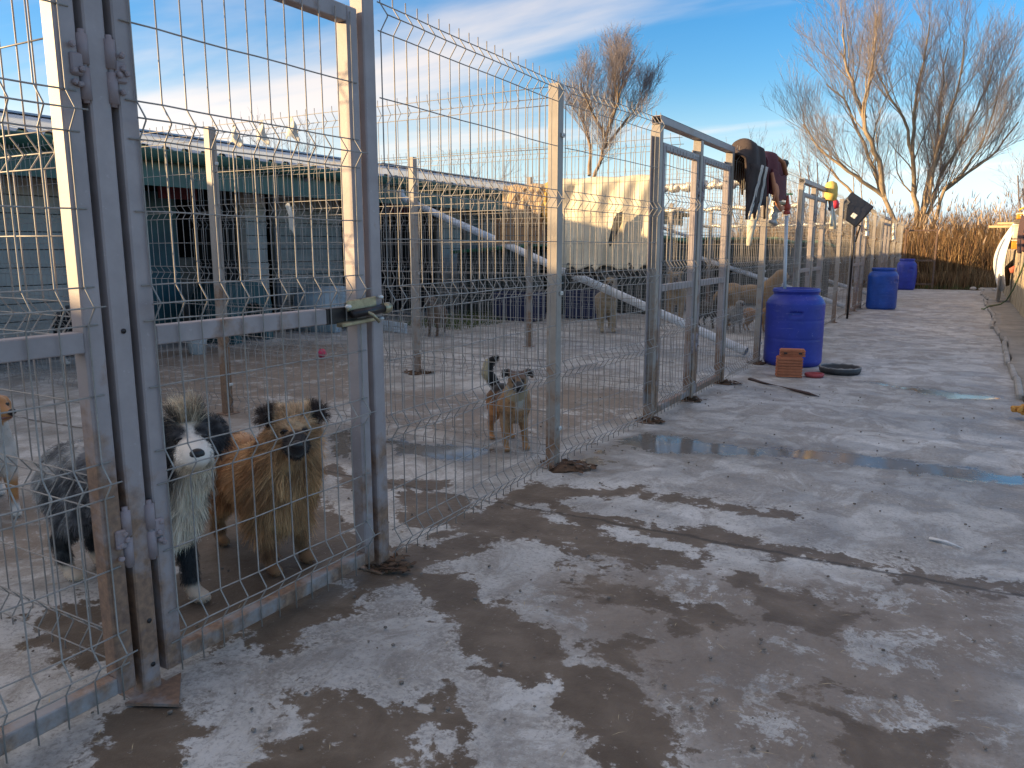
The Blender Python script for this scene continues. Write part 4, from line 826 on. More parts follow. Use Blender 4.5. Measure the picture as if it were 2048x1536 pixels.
for k, (x, y, l) in enumerate([(-6.2, 10.95, 'dark blue crate against the kennels behind the post'), (-5.4, 11.9, 'second dark blue crate near the kennels')]):
    t = thing('crate', (x, y, 0.01), 0.2*k, l, 'crate', 'dark blue crates in the far pens')
    for s_, (dx, dy, w, d) in enumerate([(-.34, 0, .02, .5), (.34, 0, .02, .5), (0, -.25, .7, .02), (0, .25, .7, .02)]): MB().box((dx, dy, 0.24), (w, d, 0.44), None, 0.004).build('side', M['blue_crate'], t)
    MB().box((0, 0, 0.02), (0.68, 0.5, 0.02)).build('floor', M['blue_crate'], t)
for k, (x, l) in enumerate([(-3.68, 'rightmost of the three scraps on the divider top wire'), (-3.95, 'middle of the three scraps on the divider top wire'), (-4.2, 'leftmost of the scraps on the divider top wire')]):
    MB().grid(lambda u, v: (0.05*(u-.5)*(1+v)+0.012*math.sin(v*7+k), 0.015*math.sin(u*5+v*4), -0.12*v+0.02*math.sin(u*6)), 7, 9).build('rag_scrap', plain('rag_white', (0.6, 0.57, 0.5), 0.9), None, loc=(x, 3.63, 1.97), label=l, cat='rag', group='scraps on the wire', solid=0.003)
MB().grid(lambda u, v: (0.05*(u-.5)*(1.4-v)+0.02*v, 0.015*math.sin(u*5+v*4), -0.17*v+0.02*math.sin(u*6)), 7, 9).build('rag_scrap', plain('rag_white2', (0.6, 0.57, 0.5), 0.9), None, loc=(-3.74, 3.63, 1.45), label='white rag caught half way up the divider', cat='rag', solid=0.003)

# ------------------------------------------------------------------ right-hand kennels: plank front with stuff piled on it
M['plank'] = plain('weathered_plank', (0.42, 0.33, 0.215), 0.85, 0, 0.3, 3.0, 0.35)
M['plank2'] = plain('greyer_plank', (0.33, 0.275, 0.20), 0.85, 0, 0.3, 3.0, 0.35)
pf = thing('plank_kennel', (0.95, 0, 0.04), 0, 'plank-fronted kennels along the right side of the yard', 'kennel')
y = 10.5; k = 0
while y < 23.6:
    w = random.uniform(.12, .17); MB().box((random.uniform(-.008, .008), y+w/2, 0.54+random.uniform(-.015, .015)), (0.03, w-0.012, 1.08), None, 0.004).build('plank', M['plank'] if (k*7) % 3 else M['plank2'], pf); y += w; k += 1
for z in (0.22, 0.9): MB().box((0.045, 17.05, z), (0.05, 13.0, 0.08)).build('rail', M['plank2'], pf)
MB().box((0.62, 17.05, 1.09), (1.2, 13.1, 0.03)).build('roof_board', M['plank2'], pf)
for y in (10.55, 23.5): MB().box((0.62, y, 0.54), (1.15, 0.03, 1.06)).build('end_board', M['plank2'], pf)
# cloth hanging off the far end
def wc(u, v):
    return (0.95-0.06-lerp(0.0, 0.34, math.sin(v*2.4)*(0.35+0.65*u))-0.02*math.sin(u*9+v*3), 19.3+0.75*u+0.02*math.sin(v*11), lerp(1.66, 0.42-0.25*u*(1-u)*2, v)-0.05*math.sin(u*5))
MB().grid(wc, 30, 40).build('white_sheet', plain('white_sheet', (0.80, 0.76, 0.70), 0.85, 0, 0.08, 3, 0.2), None, label='white sheet hanging over the edge of the plank kennels', cat='sheet', solid=0.006)
MB().grid(lambda u, v: (0.66+0.1*u, 19.25+0.5*u, lerp(0.62, 0.05, v)+0.03*math.sin(u*8)), 10, 12).build('white_sheet', plain('plastic_sheet', (0.68, 0.68, 0.70), 0.5), None, label='lower white plastic strip trailing to the ground', cat='sheet', solid=0.005)
def stack_box(loc, d, mat, label, lidmat=None, tilt=0.0):
    t = thing('storage_box', loc, tilt, label, 'box', 'boxes piled on the plank kennels')
    MB().box((0, 0, d[2]/2), d, None, 0.012).build('body', mat, t); MB().box((0, 0, d[2]+0.012), (d[0]*1.06, d[1]*1.06, 0.03), None, 0.008).build('lid', lidmat or mat, t)
    for s_ in (-1, 1): MB().box((0, s_*(d[1]/2+0.008), d[2]*0.7), (0.1, 0.014, 0.025), None, 0.004).build('handle', lidmat or mat, t)
M['orange'] = plain('orange_plastic', (0.72, 0.27, 0.02), 0.45); M['cream'] = plain('cream_box', (0.72, 0.64, 0.46), 0.6)
stack_box((0.97, 19.45, 1.145), (0.27, 0.40, 0.17), M['orange'], 'orange box at the kennel edge', M['cream'])
stack_box((0.97, 19.45, 1.36), (0.28, 0.42, 0.26), M['cream'], 'cream box on top of the orange box', M['cream'], 0.06)
stack_box((1.02, 19.55, 1.67), (0.34, 0.45, 0.05), M['timber'], 'flat grey tray on the cream box')
stack_box((0.98, 19.5, 1.76), (0.20, 0.32, 0.10), M['orange'], 'small orange carton on the grey tray', M['cream'])
MB().grid(lambda u, v: (0.92+0.4*u, 19.1+0.7*v, 1.95+0.04*math.sin(u*6)+0.05*u), 10, 10).build('foam_sheet', plain('yellow_sheet', (0.72, 0.42, 0.06), 0.8), None, label='orange-yellow sheet on top of the pile', cat='sheet', solid=0.03)
MB().lathe([(0.01, -0.06), (0.07, -0.05), (0.10, 0.0), (0.08, 0.06), (0.02, 0.09)], (0, 0, 0), 16, True, lambda r, z, a, i: r*(1+.2*math.sin(3*a))).build('white_bundle', plain('white_bundle', (0.8, 0.77, 0.7), 0.9), None, loc=(1.08, 19.3, 1.88), label='white bundle beside the orange carton', cat='bundle')
def plaid():
    m, nt, b = new_mat('plaid'); w = nt.nodes.new('ShaderNodeTexChecker'); w.inputs['Scale'].default_value = 16; w.inputs[1].default_value = (0.03, 0.025, 0.035, 1); w.inputs[2].default_value = (0.13, 0.055, 0.04, 1); nt.links.new(coords(nt), w.inputs[0]); nt.links.new(w.outputs[0], b.inputs[0]); b.inputs['Roughness'].default_value = 0.95; return m
MB().grid(lambda u, v: (0.93+0.02*math.sin(u*8)-0.03*math.sin(v*3), lerp(16.8, 18.9, u), lerp(1.78, 1.1, v)+0.03*math.sin(u*11)), 40, 20).build('plaid_blanket', plaid(), None, label='dark plaid blanket over the kennel front at the right edge', cat='blanket', solid=0.03)
for k, (z, x0, l) in enumerate([(1.63, 0.42, 'longer pale plank end sticking out of the pile'), (1.70, 0.58, 'shorter pale plank end sticking out above')]):
    MB().box(((x0+1.0)/2, 20.3+0.1*k, z), (1.0-x0, 0.10, 0.05), None, 0.005).build('loose_plank', plain('pale_plank%d' % k, (0.60, 0.46, 0.25), 0.8, 0, 0.2, 6), None, label=l, cat='plank')
MB().tube([(0.97, 20.0, 0.95), (0.86, 20.05, 0.75), (0.83, 20.02, 0.50), (0.88, 20.0, 0.36)], [0.04, 0.09, 0.11, 0.05], 10, True, True, 0.7).build('sack', plain('brown_sack', (0.25, 0.16, 0.08), 0.95), None, label='brown sack hanging below the boxes', cat='sack')
MB().tube([(0.95, 19.2, 0.80), (0.90, 19.22, 0.72), (0.89, 19.2, 0.66)], [0.03, 0.07, 0.03], 10).build('rag', plain('red_rag', (0.42, 0.12, 0.07), 0.9), None, label='reddish rag below the orange box', cat='rag')
hs_ = [(0.92, 16.0, 0.95), (0.90, 16.6, 0.72), (0.86, 17.4, 0.40), (0.80, 18.0, 0.16), (0.72, 18.2, 0.07), (0.60, 17.9, 0.06), (0.50, 17.4, 0.075), (0.42, 17.15, 0.03), (0.38, 17.2, 0.03)]
P = []
for i in range(len(hs_)-1):
    a, b_ = Vector(hs_[i]), Vector(hs_[i+1]); P += [a.lerp(b_, q/4) for q in range(4)]
P.append(Vector(hs_[-1]))
MB().tube(P, 0.013, 8).build('garden_hose', plain('green_hose', (0.07, 0.13, 0.05), 0.5), None, label='green hose curling from the plank kennels onto the yard', cat='hose')
for k, (x, y, s) in enumerate([(0.30, 24.7, 0.07), (0.50, 24.6, 0.06), (0.78, 24.5, 0.05)]):
    MB().lathe([(0.2*s, -0.5*s), (s, -0.3*s), (1.1*s, 0.2*s), (0.5*s, 0.7*s), (0.05*s, 0.75*s)], (0, 0, 0), 10, False, lambda r, z, a, i: r*(1+.25*math.sin(2.2*a+k))).build('stone', plain('stone%d' % k, (0.4, 0.35, 0.3), 0.9), None, loc=(x, y, 0.04+0.4*s), label=['largest', 'middle', 'smallest'][k]+' of the stones at the far end of the concrete', cat='stone')
# rusty rail gate across the far end
M['rusty'] = steel('rusty_rail', (0.16, 0.10, 0.07), 1.1, False)
rgt = thing('rusty_gate', (0, 25.6, 0), 0, 'rusty rail gate across the far end of the yard', 'gate')
for x in (-1.52, -0.72): MB().box((x, 0, 0.85), (0.05, 0.05, 1.7), None, 0.004).build('upright', M['rusty'], rgt)
for z in (1.66, 0.80, 0.12): MB().box((-1.12, 0, z), (0.75, 0.045, 0.05), None, 0.004).build('rail', M['rusty'], rgt)
for k in range(9): MB().tube([(-1.46+k*0.085, -0.03, 0.12), (-1.46+k*0.085, -0.03, 1.66)], 0.004, 4).build('bar', M['rusty'], rgt)

# ------------------------------------------------------------------ bare trees
def bark_mat(name, a, b_, sc=3):
    m, nt, b = new_mat(name); n = noise(nt, sc, 6, 0.6, coords(nt, (1, 1, 0.4))); r = ramp(nt, [(0.35, a), (0.65, b_)], n.outputs[0]); nt.links.new(r.outputs[0], b.inputs[0]); b.inputs['Roughness'].default_value = 0.85; return m
M['bark'] = bark_mat('willow_bark', (0.24, 0.17, 0.105), (0.40, 0.30, 0.19)); M['twig'] = bark_mat('twig_bark', (0.17, 0.145, 0.15), (0.29, 0.25, 0.25), 1)
M['bark2'] = bark_mat('dark_bark', (0.16, 0.105, 0.06), (0.30, 0.21, 0.13))
def tree(name, Y, stems, label, r0, seed, bark, spread=0.9, twig_len=1.0, density=1.0, base_to=None, minr=0.0036):
    rg_ = random.Random(seed); tr = MB(); br = MB(); tw = MB()
    bx_, bz_ = stems[0][0]; t = thing(name, (bx_, Y, 0), 0, label, 'tree', 'bare trees beyond the pens'); O = Vector((bx_, Y, 0))
    def wob(P):
        out = [P[0]]
        for i in range(1, len(P)):
            a, b2 = P[i-1], P[i]; L = (b2-a).length
            for q in (0.34, 0.67): out.append(a.lerp(b2, q)+Vector((rg_.uniform(-1, 1), rg_.uniform(-1, 1), rg_.uniform(-1, 1)))*L*0.035)
            out.append(b2)
        return out
    def grow(P, ra, rb, lvl):
        n = len(P); rad = [lerp(ra, rb, i/(n-1)) for i in range(n)]
        (tr if lvl == 0 else br if lvl == 1 else tw).tube(P, rad, 8 if lvl == 0 else 5 if lvl == 1 else 3, False)
        if lvl >= 4: return
        tot = sum((P[i+1]-P[i]).length for i in range(n-1))
        cnt = int(({0: 12, 1: 8, 2: 5, 3: 3}[lvl])*density*max(0.6, min(1.4, tot/(4.0 if lvl == 0 else 1.6 if lvl == 1 else 0.7))))
        for k in range(cnt):
            u = lerp(0.22 if lvl == 0 else 0.12, 0.98, (k+rg_.random())/cnt); f = u*(n-1); i = min(n-2, int(f)); p = P[i].lerp(P[i+1], f-i); d = (P[i+1]-P[i]).normalized()
            ax = Vector((rg_.gauss(0, 1), rg_.gauss(0, 1), rg_.gauss(0, .6))); ax = (ax-d*ax.dot(d)).normalized()
            ang = rg_.uniform(0.3, 0.8)*spread; nd = (d*math.cos(ang)+ax*math.sin(ang)+Vector((0, 0, 0.28))).normalized()
            L = ({0: 2.7, 1: 1.45, 2: 0.85, 3: 0.5}[lvl])*twig_len*rg_.uniform(.6, 1.25)*(1.15-0.5*u)
            q = [p]; cd = nd
            for s_ in range(4 if lvl < 2 else 3):
                cd = (cd+Vector((rg_.gauss(0, .13), rg_.gauss(0, .13), rg_.gauss(0.05, .12)))).normalized(); q.append(q[-1]+cd*L/(4 if lvl < 2 else 3))
            r1 = max(minr, lerp(ra, rb, u)*0.36)
            grow(q, r1, max(minr*0.5, r1*0.3), lvl+1)
    for k, S in enumerate(stems):
        yo = 0 if k == 0 else rg_.uniform(-1.0, 1.0)
        P = [Vector((x, Y+yo*min(1, i/2.0), z))-O for i, (x, z) in enumerate(S)]
        if k == 0 or (base_to and k in base_to): P = [Vector((0+rg_.uniform(-.1, .1), rg_.uniform(-.1, .1), -0.05))] + P
        rr = r0*(1.0 if k < 2 else 0.75 if k < 5 else 0.55)
        grow(wob(P), rr, 0.022, 0)
    tr.build('trunk', bark, t); br.build('limbs', bark, t); tw.build('crown', M['twig'], t, kind='stuff')
    return t
T1 = [[(-1.65, 2.07), (-1.85, 3.65), (-2.01, 5.0), (-2.02, 6.32), (-1.87, 7.75), (-1.79, 9.12)], [(-1.49, 2.01), (-1.34, 3.73), (-1.23, 5.21), (-1.29, 6.51), (-1.16, 8.28)], [(-1.54, 2.01), (-1.26, 3.36), (-1.03, 5.2), (-0.69, 6.61), (-0.64, 8.22)], [(-1.44, 1.95), (-1.04, 3.62), (-0.48, 4.85), (-0.07, 5.9), (0.31, 7.21)], [(-1.13, 1.84), (-0.82, 3.29), (-0.38, 3.64), (0.14, 4.6), (0.52, 6.35)], [(-0.82, 3.23), (-0.16, 3.84), (0.69, 4.57), (1.26, 5.54)], [(-1.94, 4.46), (-2.35, 5.82), (-2.91, 6.66), (-3.39, 7.61)]]
T2 = [[(-2.21, 2.02), (-2.67, 2.97), (-3.03, 3.92), (-3.67, 5.24), (-4.2, 6.41), (-4.84, 6.98)], [(-2.67, 3.02), (-2.86, 4.17), (-3.32, 5.11), (-3.46, 5.69), (-3.35, 6.84), (-3.25, 8.12), (-3.27, 8.95)], [(-3.46, 5.69), (-3.81, 6.48), (-4.18, 7.63), (-4.31, 8.74)], [(-2.67, 2.97), (-3.34, 3.46), (-4.03, 4.02), (-4.84, 4.69), (-5.41, 5.52)], [(-2.86, 2.35), (-3.88, 3.33), (-4.7, 4.16)]]
T3 = [[(-12.16, 3.62), (-11.84, 4.39), (-11.65, 5.21), (-11.41, 6.14), (-11.37, 7.0), (-11.52, 7.76)], [(-12.3, 3.81), (-12.45, 4.9), (-12.8, 5.6), (-13.1, 6.1)], [(-11.78, 4.69), (-11.3, 5.4), (-10.85, 6.0), (-10.55, 6.5)], [(-11.69, 5.22), (-12.1, 6.05), (-12.3, 6.8)], [(-11.6, 5.3), (-11.1, 6.3), (-11.0, 7.1)]]
tree('bare_tree', 33, T1, 'large many-stemmed bare tree at the end of the yard', 0.115, 5, M['bark'], 0.75, 0.9, 0.95, (1, 2, 3, 4))
tree('bare_tree', 31, T2, 'bare tree leaning left, beside the many-stemmed one', 0.10, 8, M['bark'], 0.8, 0.85, 0.9)
tree('bare_tree', 27, T3, 'bare tree with a rounded crown behind the tarpaulin', 0.075, 3, M['bark2'], 0.95, 0.56, 1.5)
def bush(x, Y, h, w, label, seed):
    rg_ = random.Random(seed); st_ = []
    for k in range(6):
        a = rg_.uniform(-1, 1); st_.append([(x+a*0.15*w, 0.1), (x+a*0.3*w, h*0.4), (x+a*0.5*w+rg_.uniform(-.2, .2), h*rg_.uniform(.75, 1.0))])
    return tree('bare_bush', Y, st_, label, 0.035, seed, M['twig'], 0.9, 0.6, 0.75, (1, 2, 3, 4, 5), 0.004)
bush(-13.6, 20.5, 3.3, 3.2, 'tangled bare bush showing over the kennel roof', 41)
bush(-16.5, 16.5, 3.9, 3.0, 'low bare bush above the kennel roof at left', 42)
bush(-6.8, 31.0, 4.6, 3.5, 'bare bush behind the hanging clothes', 43)
bush(-4.4, 29.0, 4.2, 3.0, 'bare bush behind the third pair of gates', 44)
bush(2.2, 30.0, 3.6, 3.0, 'bare bush at the right above the dry reeds', 45)

# ------------------------------------------------------------------ dry reeds and brush closing the view
def blades(n, fn, name, mat, label):
    """thin bent blades, vectorised; fn gives root, height, lean for n blades"""
    root, h, w, lean, colr = fn(n); yaw = RNG.uniform(0, 6.28, n); sx, sy = np.cos(yaw)*w, np.sin(yaw)*w
    t = np.array([0, .35, .7, 1.0]); wd = np.array([1, .9, .6, .12]); V = np.zeros((n, 8, 3))
    for i in range(4):
        cx = root[:, 0]+lean[:, 0]*t[i]**1.7*h; cy = root[:, 1]+lean[:, 1]*t[i]**1.7*h; cz = root[:, 2]+h*t[i]
        V[:, 2*i] = np.stack([cx-sx*wd[i], cy-sy*wd[i], cz], 1); V[:, 2*i+1] = np.stack([cx+sx*wd[i], cy+sy*wd[i], cz], 1)
    return strips(V, 4, colr, name, mat, None, label)
def strips(V, m, colr, name, mat, parent, label=None, kind='stuff'):
    n = len(V); me = bpy.data.meshes.new(name); me.vertices.add(n*2*m); me.vertices.foreach_set('co', V.reshape(-1).astype(np.float32))
    q = []
    for i in range(m-1): q.append(np.array([2*i, 2*i+1, 2*i+3, 2*i+2]))
    q = np.stack(q); idx = (np.arange(n)[:, None, None]*2*m+q[None]).reshape(-1); nq = n*(m-1)
    me.loops.add(nq*4); me.loops.foreach_set('vertex_index', idx.astype(np.int32)); me.polygons.add(nq); me.polygons.foreach_set('loop_start', np.arange(0, nq*4, 4, dtype=np.int32))
    me.polygons.foreach_set('use_smooth', np.ones(nq, bool)); me.update()
    a = me.color_attributes.new('tint', 'FLOAT_COLOR', 'POINT'); cc = np.ones((n, 2*m, 4), np.float32)
    cc[:, :, :3] = colr[:, None, :] if colr.ndim == 2 else np.repeat(colr, 2, 1)
    a.data.foreach_set('color', cc.reshape(-1))
    return obj(name, me, mat, parent, label=label, kind=kind)
def tint_mat(name, rough=0.8, spec=0.3, sheen=0.0):
    m, nt, b = new_mat(name); a = nt.nodes.new('ShaderNodeAttribute'); a.attribute_name = 'tint'; nt.links.new(a.outputs['Color'], b.inputs[0]); b.inputs['Roughness'].default_value = rough; b.inputs['Specular IOR Level'].default_value = spec
    b.inputs['Sheen Weight'].default_value = sheen; return m
M['reed'] = tint_mat('dry_reed', 0.85, 0.2)
def reed_fn(n):
    x = RNG.uniform(-7.5, 6.0, n); y = 25.9+7*RNG.random(n)**1.2; nfz = vnoise(9); base = 1.25+0.32*(y-25.9)*0.6+0.22*nfz(np.stack([x*0.9, y*0.7, 0*x], 1))
    base = np.where(y < 26.8, base*(0.35+0.25*nfz(np.stack([x*2.5, y, 0*x], 1))), base); h = np.clip(base, .5, 2.45)*RNG.uniform(.55, 1.12, n)
    lean = RNG.normal(0, .16, (n, 2)); w = RNG.uniform(.006, .014, n); tone = RNG.uniform(.35, 1.35, n)[:, None]; red = RNG.random(n)[:, None]
    c = (np.array([0.27, 0.18, 0.085])*(1-red)+np.array([0.24, 0.125, 0.06])*red)*tone
    return np.stack([x, y, 0*x-0.03], 1), h, w, lean, c
blades(42000, reed_fn, 'dry_reeds', M['reed'], 'belt of dry brown reeds and brush closing the far end')
def plume_fn(n):
    x = RNG.uniform(-7, 6.0, n); y = 27+6*RNG.random(n); z = 1.5+0.12*(y-26)+RNG.normal(0, .28, n); c = np.array([0.30, 0.22, 0.15])*RNG.uniform(.7, 1.3, n)[:, None]
    return np.stack([x, y, z], 1), RNG.uniform(.12, .3, n), RNG.uniform(.008, .02, n), RNG.normal(0, .3, (n, 2)), c
blades(3000, plume_fn, 'reed_plumes', M['reed'], 'pale feathery plumes on the dry reeds')
def grass_fn(n):
    x = np.where(RNG.random(n) < 0.5, RNG.uniform(-7.5, -6.2, n), RNG.uniform(-7.6, 0.6, n)); y = np.where(x < -6.2, RNG.uniform(9.2, 11.5, n), RNG.uniform(25.1, 26.2, n))
    c = np.array([0.10, 0.12, 0.04])*RNG.uniform(.6, 1.3, n)[:, None]; return np.stack([x, y, 0*x], 1), RNG.uniform(.04, .16, n), RNG.uniform(.003, .006, n), RNG.normal(0, .4, (n, 2)), c
blades(2600, grass_fn, 'grass_tufts', M['reed'], 'short grass at the edges of the concrete')

# ------------------------------------------------------------------ dogs
na, nb_, nc_ = vnoise(31), vnoise(32), vnoise(33)
def sm(e0, e1, x): t = np.clip((x-e0)/(e1-e0), 0, 1); return t*t*(3-2*t)
def mixa(a, b, f): return a*(1-f[:, None])+b*f[:, None]
M['coat'] = tint_mat('dog_coat', 0.85, 0.15, 0.25); M['fur'] = tint_mat('dog_fur', 0.6, 0.25, 0.2)
M['nose'] = plain('dog_nose', (0.012, 0.011, 0.013), 0.32, 0, 0.3, 40, 0.3); M['eye'] = plain('dog_eye', (0.035, 0.018, 0.010), 0.06, 0, 0.3, 5, 0); M['lip'] = plain('dog_lip', (0.16, 0.07, 0.06), 0.5)
M['claw'] = plain('dog_claw', (0.05, 0.04, 0.035), 0.5)
class Shape:
    def __init__(s): s.mb = MB()
    def ell(s, c, r, rot=None):
        bm = bmesh.new(); bmesh.ops.create_icosphere(bm, subdivisions=3, radius=1); vs = []
        for v in bm.verts:
            p = Vector((v.co.x*r[0], v.co.y*r[1], v.co.z*r[2])); p = (rot @ p) if rot is not None else p; vs.append(p+Vector(c))
        bm.verts.index_update(); fs = [[v.index for v in f.verts] for f in bm.faces]; bm.free(); s.mb.add(vs, fs)
    def cap(s, pts, rad, squash=None):
        """chain of tapered segments with round ends"""
        P = [Vector(p) for p in pts]; Q = []; RR = []; d0 = (P[1]-P[0]).normalized(); d1 = (P[-1]-P[-2]).normalized()
        for a in (-75, -45, -15): Q.append(P[0]+d0*rad[0]*math.sin(R(a))); RR.append(rad[0]*math.cos(R(a)))
        for i in range(len(P)):
            Q.append(P[i]); RR.append(rad[i])
            if i < len(P)-1: Q.append(P[i].lerp(P[i+1], .5)); RR.append((rad[i]+rad[i+1])/2)
        for a in (15, 45, 75): Q.append(P[-1]+d1*rad[-1]*math.sin(R(a))); RR.append(rad[-1]*math.cos(R(a)))
        s.mb.tube(Q, RR, 14, True, True, squash)
def remesh(mb, voxel, smooth=6):
    me = mb.mesh('tmp'); o = bpy.data.objects.new('tmp', me); C.objects.link(o)
    m = o.modifiers.new('r', 'REMESH'); m.mode = 'VOXEL'; m.voxel_size = voxel; m.use_smooth_shade = True
    m2 = o.modifiers.new('s', 'SMOOTH'); m2.factor = 0.5; m2.iterations = smooth
    dg = bpy.context.evaluated_depsgraph_get(); dg.update(); out = bpy.data.meshes.new_from_object(o.evaluated_get(dg)); bpy.data.objects.remove(o); bpy.data.meshes.remove(me); return out
def dog(loc, yaw, label, S=0.45, ln=1.0, girth=1.0, hs=0.06, head=(0.74, 0, 1.16), hyaw=0, hpitch=0, ears='flop', feet=None, tail='down', color=None, fur=None, nstr=20000, voxel=0.010, face=True, group='dogs in the pens', hroll=0, mz=1.0, ear=1.0, eye=1.0):
    """feet: offsets (dx,dy) for FL, FR, HL, HR in units of S.  Local +x is the way the body points."""
    t = thing('dog', loc, yaw, label, 'dog', group)
    B = Shape(); feet = feet or [(0, 0)]*4; g = girth
    def pt(x, y, z): return Vector((x*ln*S, y*S, z*S))
    B.ell(pt(.30, 0, .70), (.25*S*ln, .185*S*g, .26*S)); B.ell(pt(.02, 0, .74), (.36*S*ln, .175*S*g, .215*S)); B.ell(pt(-.36, 0, .77), (.25*S*ln, .165*S*g, .22*S)); B.ell(pt(.36, 0, .82), (.16*S*ln, .15*S*g, .17*S))
    for i, sd_ in ((0, 1), (1, -1)):
        dx, dy = feet[i]; y = .13*sd_*g**.5; F = lambda x, yy, z, k: pt(x+dx*k, yy+dy*k, z)
        B.cap([F(.33, y*.9, .74, 0), F(.30, y, .50, .25), F(.37, y, .24, .7), F(.39, y, .09, 1)], [.115*S, .082*S, .055*S, .05*S])
        B.ell(F(.435, y, .045, 1), (.085*S, .062*S, .045*S))
        for q in (-1.2, -.4, .4, 1.2): B.ell(F(.49-.012*abs(q), y+q*.030, .036, 1), (.036*S, .021*S, .032*S))
    for i, sd_ in ((2, 1), (3, -1)):
        dx, dy = feet[i]; y = .125*sd_*g**.5; F = lambda x, yy, z, k: pt(x+dx*k, yy+dy*k, z)
        B.cap([F(-.40, y*.85, .74, 0), F(-.30, y, .48, .35), F(-.53, y, .27, .8), F(-.48, y, .08, 1)], [.15*S, .105*S, .056*S, .046*S])
        B.ell(F(-.43, y, .042, 1), (.08*S, .056*S, .042*S))
        for q in (-1.2, -.4, .4, 1.2): B.ell(F(-.375-.012*abs(q), y+q*.027, .034, 1), (.033*S, .019*S, .030*S))
    H = pt(*head) if len(head) == 3 else head
    Rm = Matrix.Rotation(hyaw, 3, 'Z') @ Matrix.Rotation(-hpitch, 3, 'Y') @ Matrix.Rotation(hroll, 3, 'X')
    hp = lambda x, y, z: H + Rm @ Vector((x*hs, y*hs, z*hs))
    B.cap([pt(.30, 0, .76), pt(.33, 0, .80).lerp(hp(-.5, 0, -.3), .5)+Vector((.02*S, 0, -.02*S)), hp(-.35, 0, -.25)], [.21*S*g, .17*S*g, hs*.95])
    hr = lambda r: (r[0]*hs, r[1]*hs, r[2]*hs)
    B.ell(hp(0, 0, 0), hr((1.1, 1.0, .95)), Rm); B.cap([hp(.6, 0, -.22), hp(1.25, 0, -.32), hp(1.85, 0, -.38)], [.66*hs, .50*hs*mz, .40*hs*mz]); B.cap([hp(.4, 0, -.62), hp(1.5, 0, -.62-.12*mz)], [.42*hs, .27*hs*mz])
    for s_ in (-1, 1):
        B.ell(hp(.62, s_*.42, .34), hr((.36, .34, .26)), Rm); B.ell(hp(.35, s_*.6, -.35), hr((.5, .36, .42)), Rm); B.ell(hp(1.45, s_*.26*mz, -.48), hr((.42, .26*mz, .28*mz)), Rm)
        if ears == 'flop': B.cap([hp(-.15, s_*.75, .66), hp(-.1, s_*1.12, .55), hp(.02, s_*1.28, .0), hp(.1, s_*1.25, -.5)], [.22*hs*ear, .30*hs*ear, .36*hs*ear, .2*hs*ear], 0.5)
        elif ears == 'fold': B.cap([hp(-.2, s_*.60, .62), hp(-.20, s_*.95, .88), hp(.0, s_*1.30, .80), hp(.18, s_*1.48, .42)], [.34*hs*ear, .40*hs*ear, .36*hs*ear, .16*hs*ear], 0.6)
        else: B.cap([hp(-.25, s_*.55, .7), hp(-.3, s_*.7, 1.2), hp(-.3, s_*.72, 1.65)], [.36*hs, .26*hs, .08*hs], 0.5)
    if tail == 'up': TP = [(-.58, 0, .86), (-.66, -.06, .98), (-.70, -.17, 1.14), (-.66, -.15, 1.32), (-.58, -.02, 1.42)]; TR = [.07, .085, .095, .08, .04]
    elif tail == 'out': TP = [(-.58, 0, .86), (-.78, 0, .86), (-.96, 0, .74)]; TR = [.06, .06, .03]
    else: TP = [(-.58, 0, .85), (-.72, 0, .66), (-.74, 0, .42)]; TR = [.065, .06, .03]
    B.cap([pt(*p) for p in TP], [r*S for r in TR])
    me = remesh(B.mb, voxel, 5)
    nv = len(me.vertices); co = np.zeros(nv*3, np.float32); me.vertices.foreach_get('co', co); co = co.reshape(-1, 3).astype(float)
    RmT = np.array(Rm).T; Hn = np.array(H)
    def spaces(p): return p/np.array([S*ln, S, S]), ((p-Hn) @ RmT.T)/hs
    bs, hsps = spaces(co); isH = lambda b, h: (h[:, 0] > -1.0) & (np.linalg.norm(h-np.array([.5, 0, 0]), axis=1) < 2.1) & (h[:, 0]+0.9*h[:, 2] > -1.1)
    col = np.clip(color(bs, hsps, isH(bs, hsps), co), 0.004, 1)
    a = me.color_attributes.new('tint', 'FLOAT_COLOR', 'POINT'); cc = np.ones((nv, 4), np.float32); cc[:, :3] = col*0.8; a.data.foreach_set('color', cc.reshape(-1))
    body = obj('body', me, M['coat'], t)
    if face:
        nz_ = MB(); s2 = Shape(); s2.ell(hp(2.16, 0, -.20), hr((.20, .30, .24)), Rm); s2.ell(hp(2.12, .17, -.27), hr((.17, .17, .15)), Rm); s2.ell(hp(2.12, -.17, -.27), hr((.17, .17, .15)), Rm); s2.ell(hp(2.1, 0, -.42), hr((.12, .1, .16)), Rm)
        obj('nose', remesh(s2.mb, hs*.07, 3), M['nose'], body)
        for s_ in (-1, 1):
            e = Shape(); e.ell(hp(.93, s_*.44, .12), hr((.17*eye, .18*eye, .17*eye)), Rm); e.mb.build('eye', M['eye'], body)
            l = MB(); l.tube([hp(1.06, s_*.22, .10), hp(1.10, s_*.36, .24), hp(1.06, s_*.52, .25), hp(.94, s_*.64, .12)], .055*hs, 6); l.build('eyelid', M['nose'], body)
        mo = MB(); mo.tube([hp(1.25, .44, -.66), hp(1.75, .36, -.64), hp(2.08, .02, -.56), hp(1.75, -.36, -.64), hp(1.25, -.44, -.66)], .07*hs, 6); mo.build('mouth', M['lip'], body)
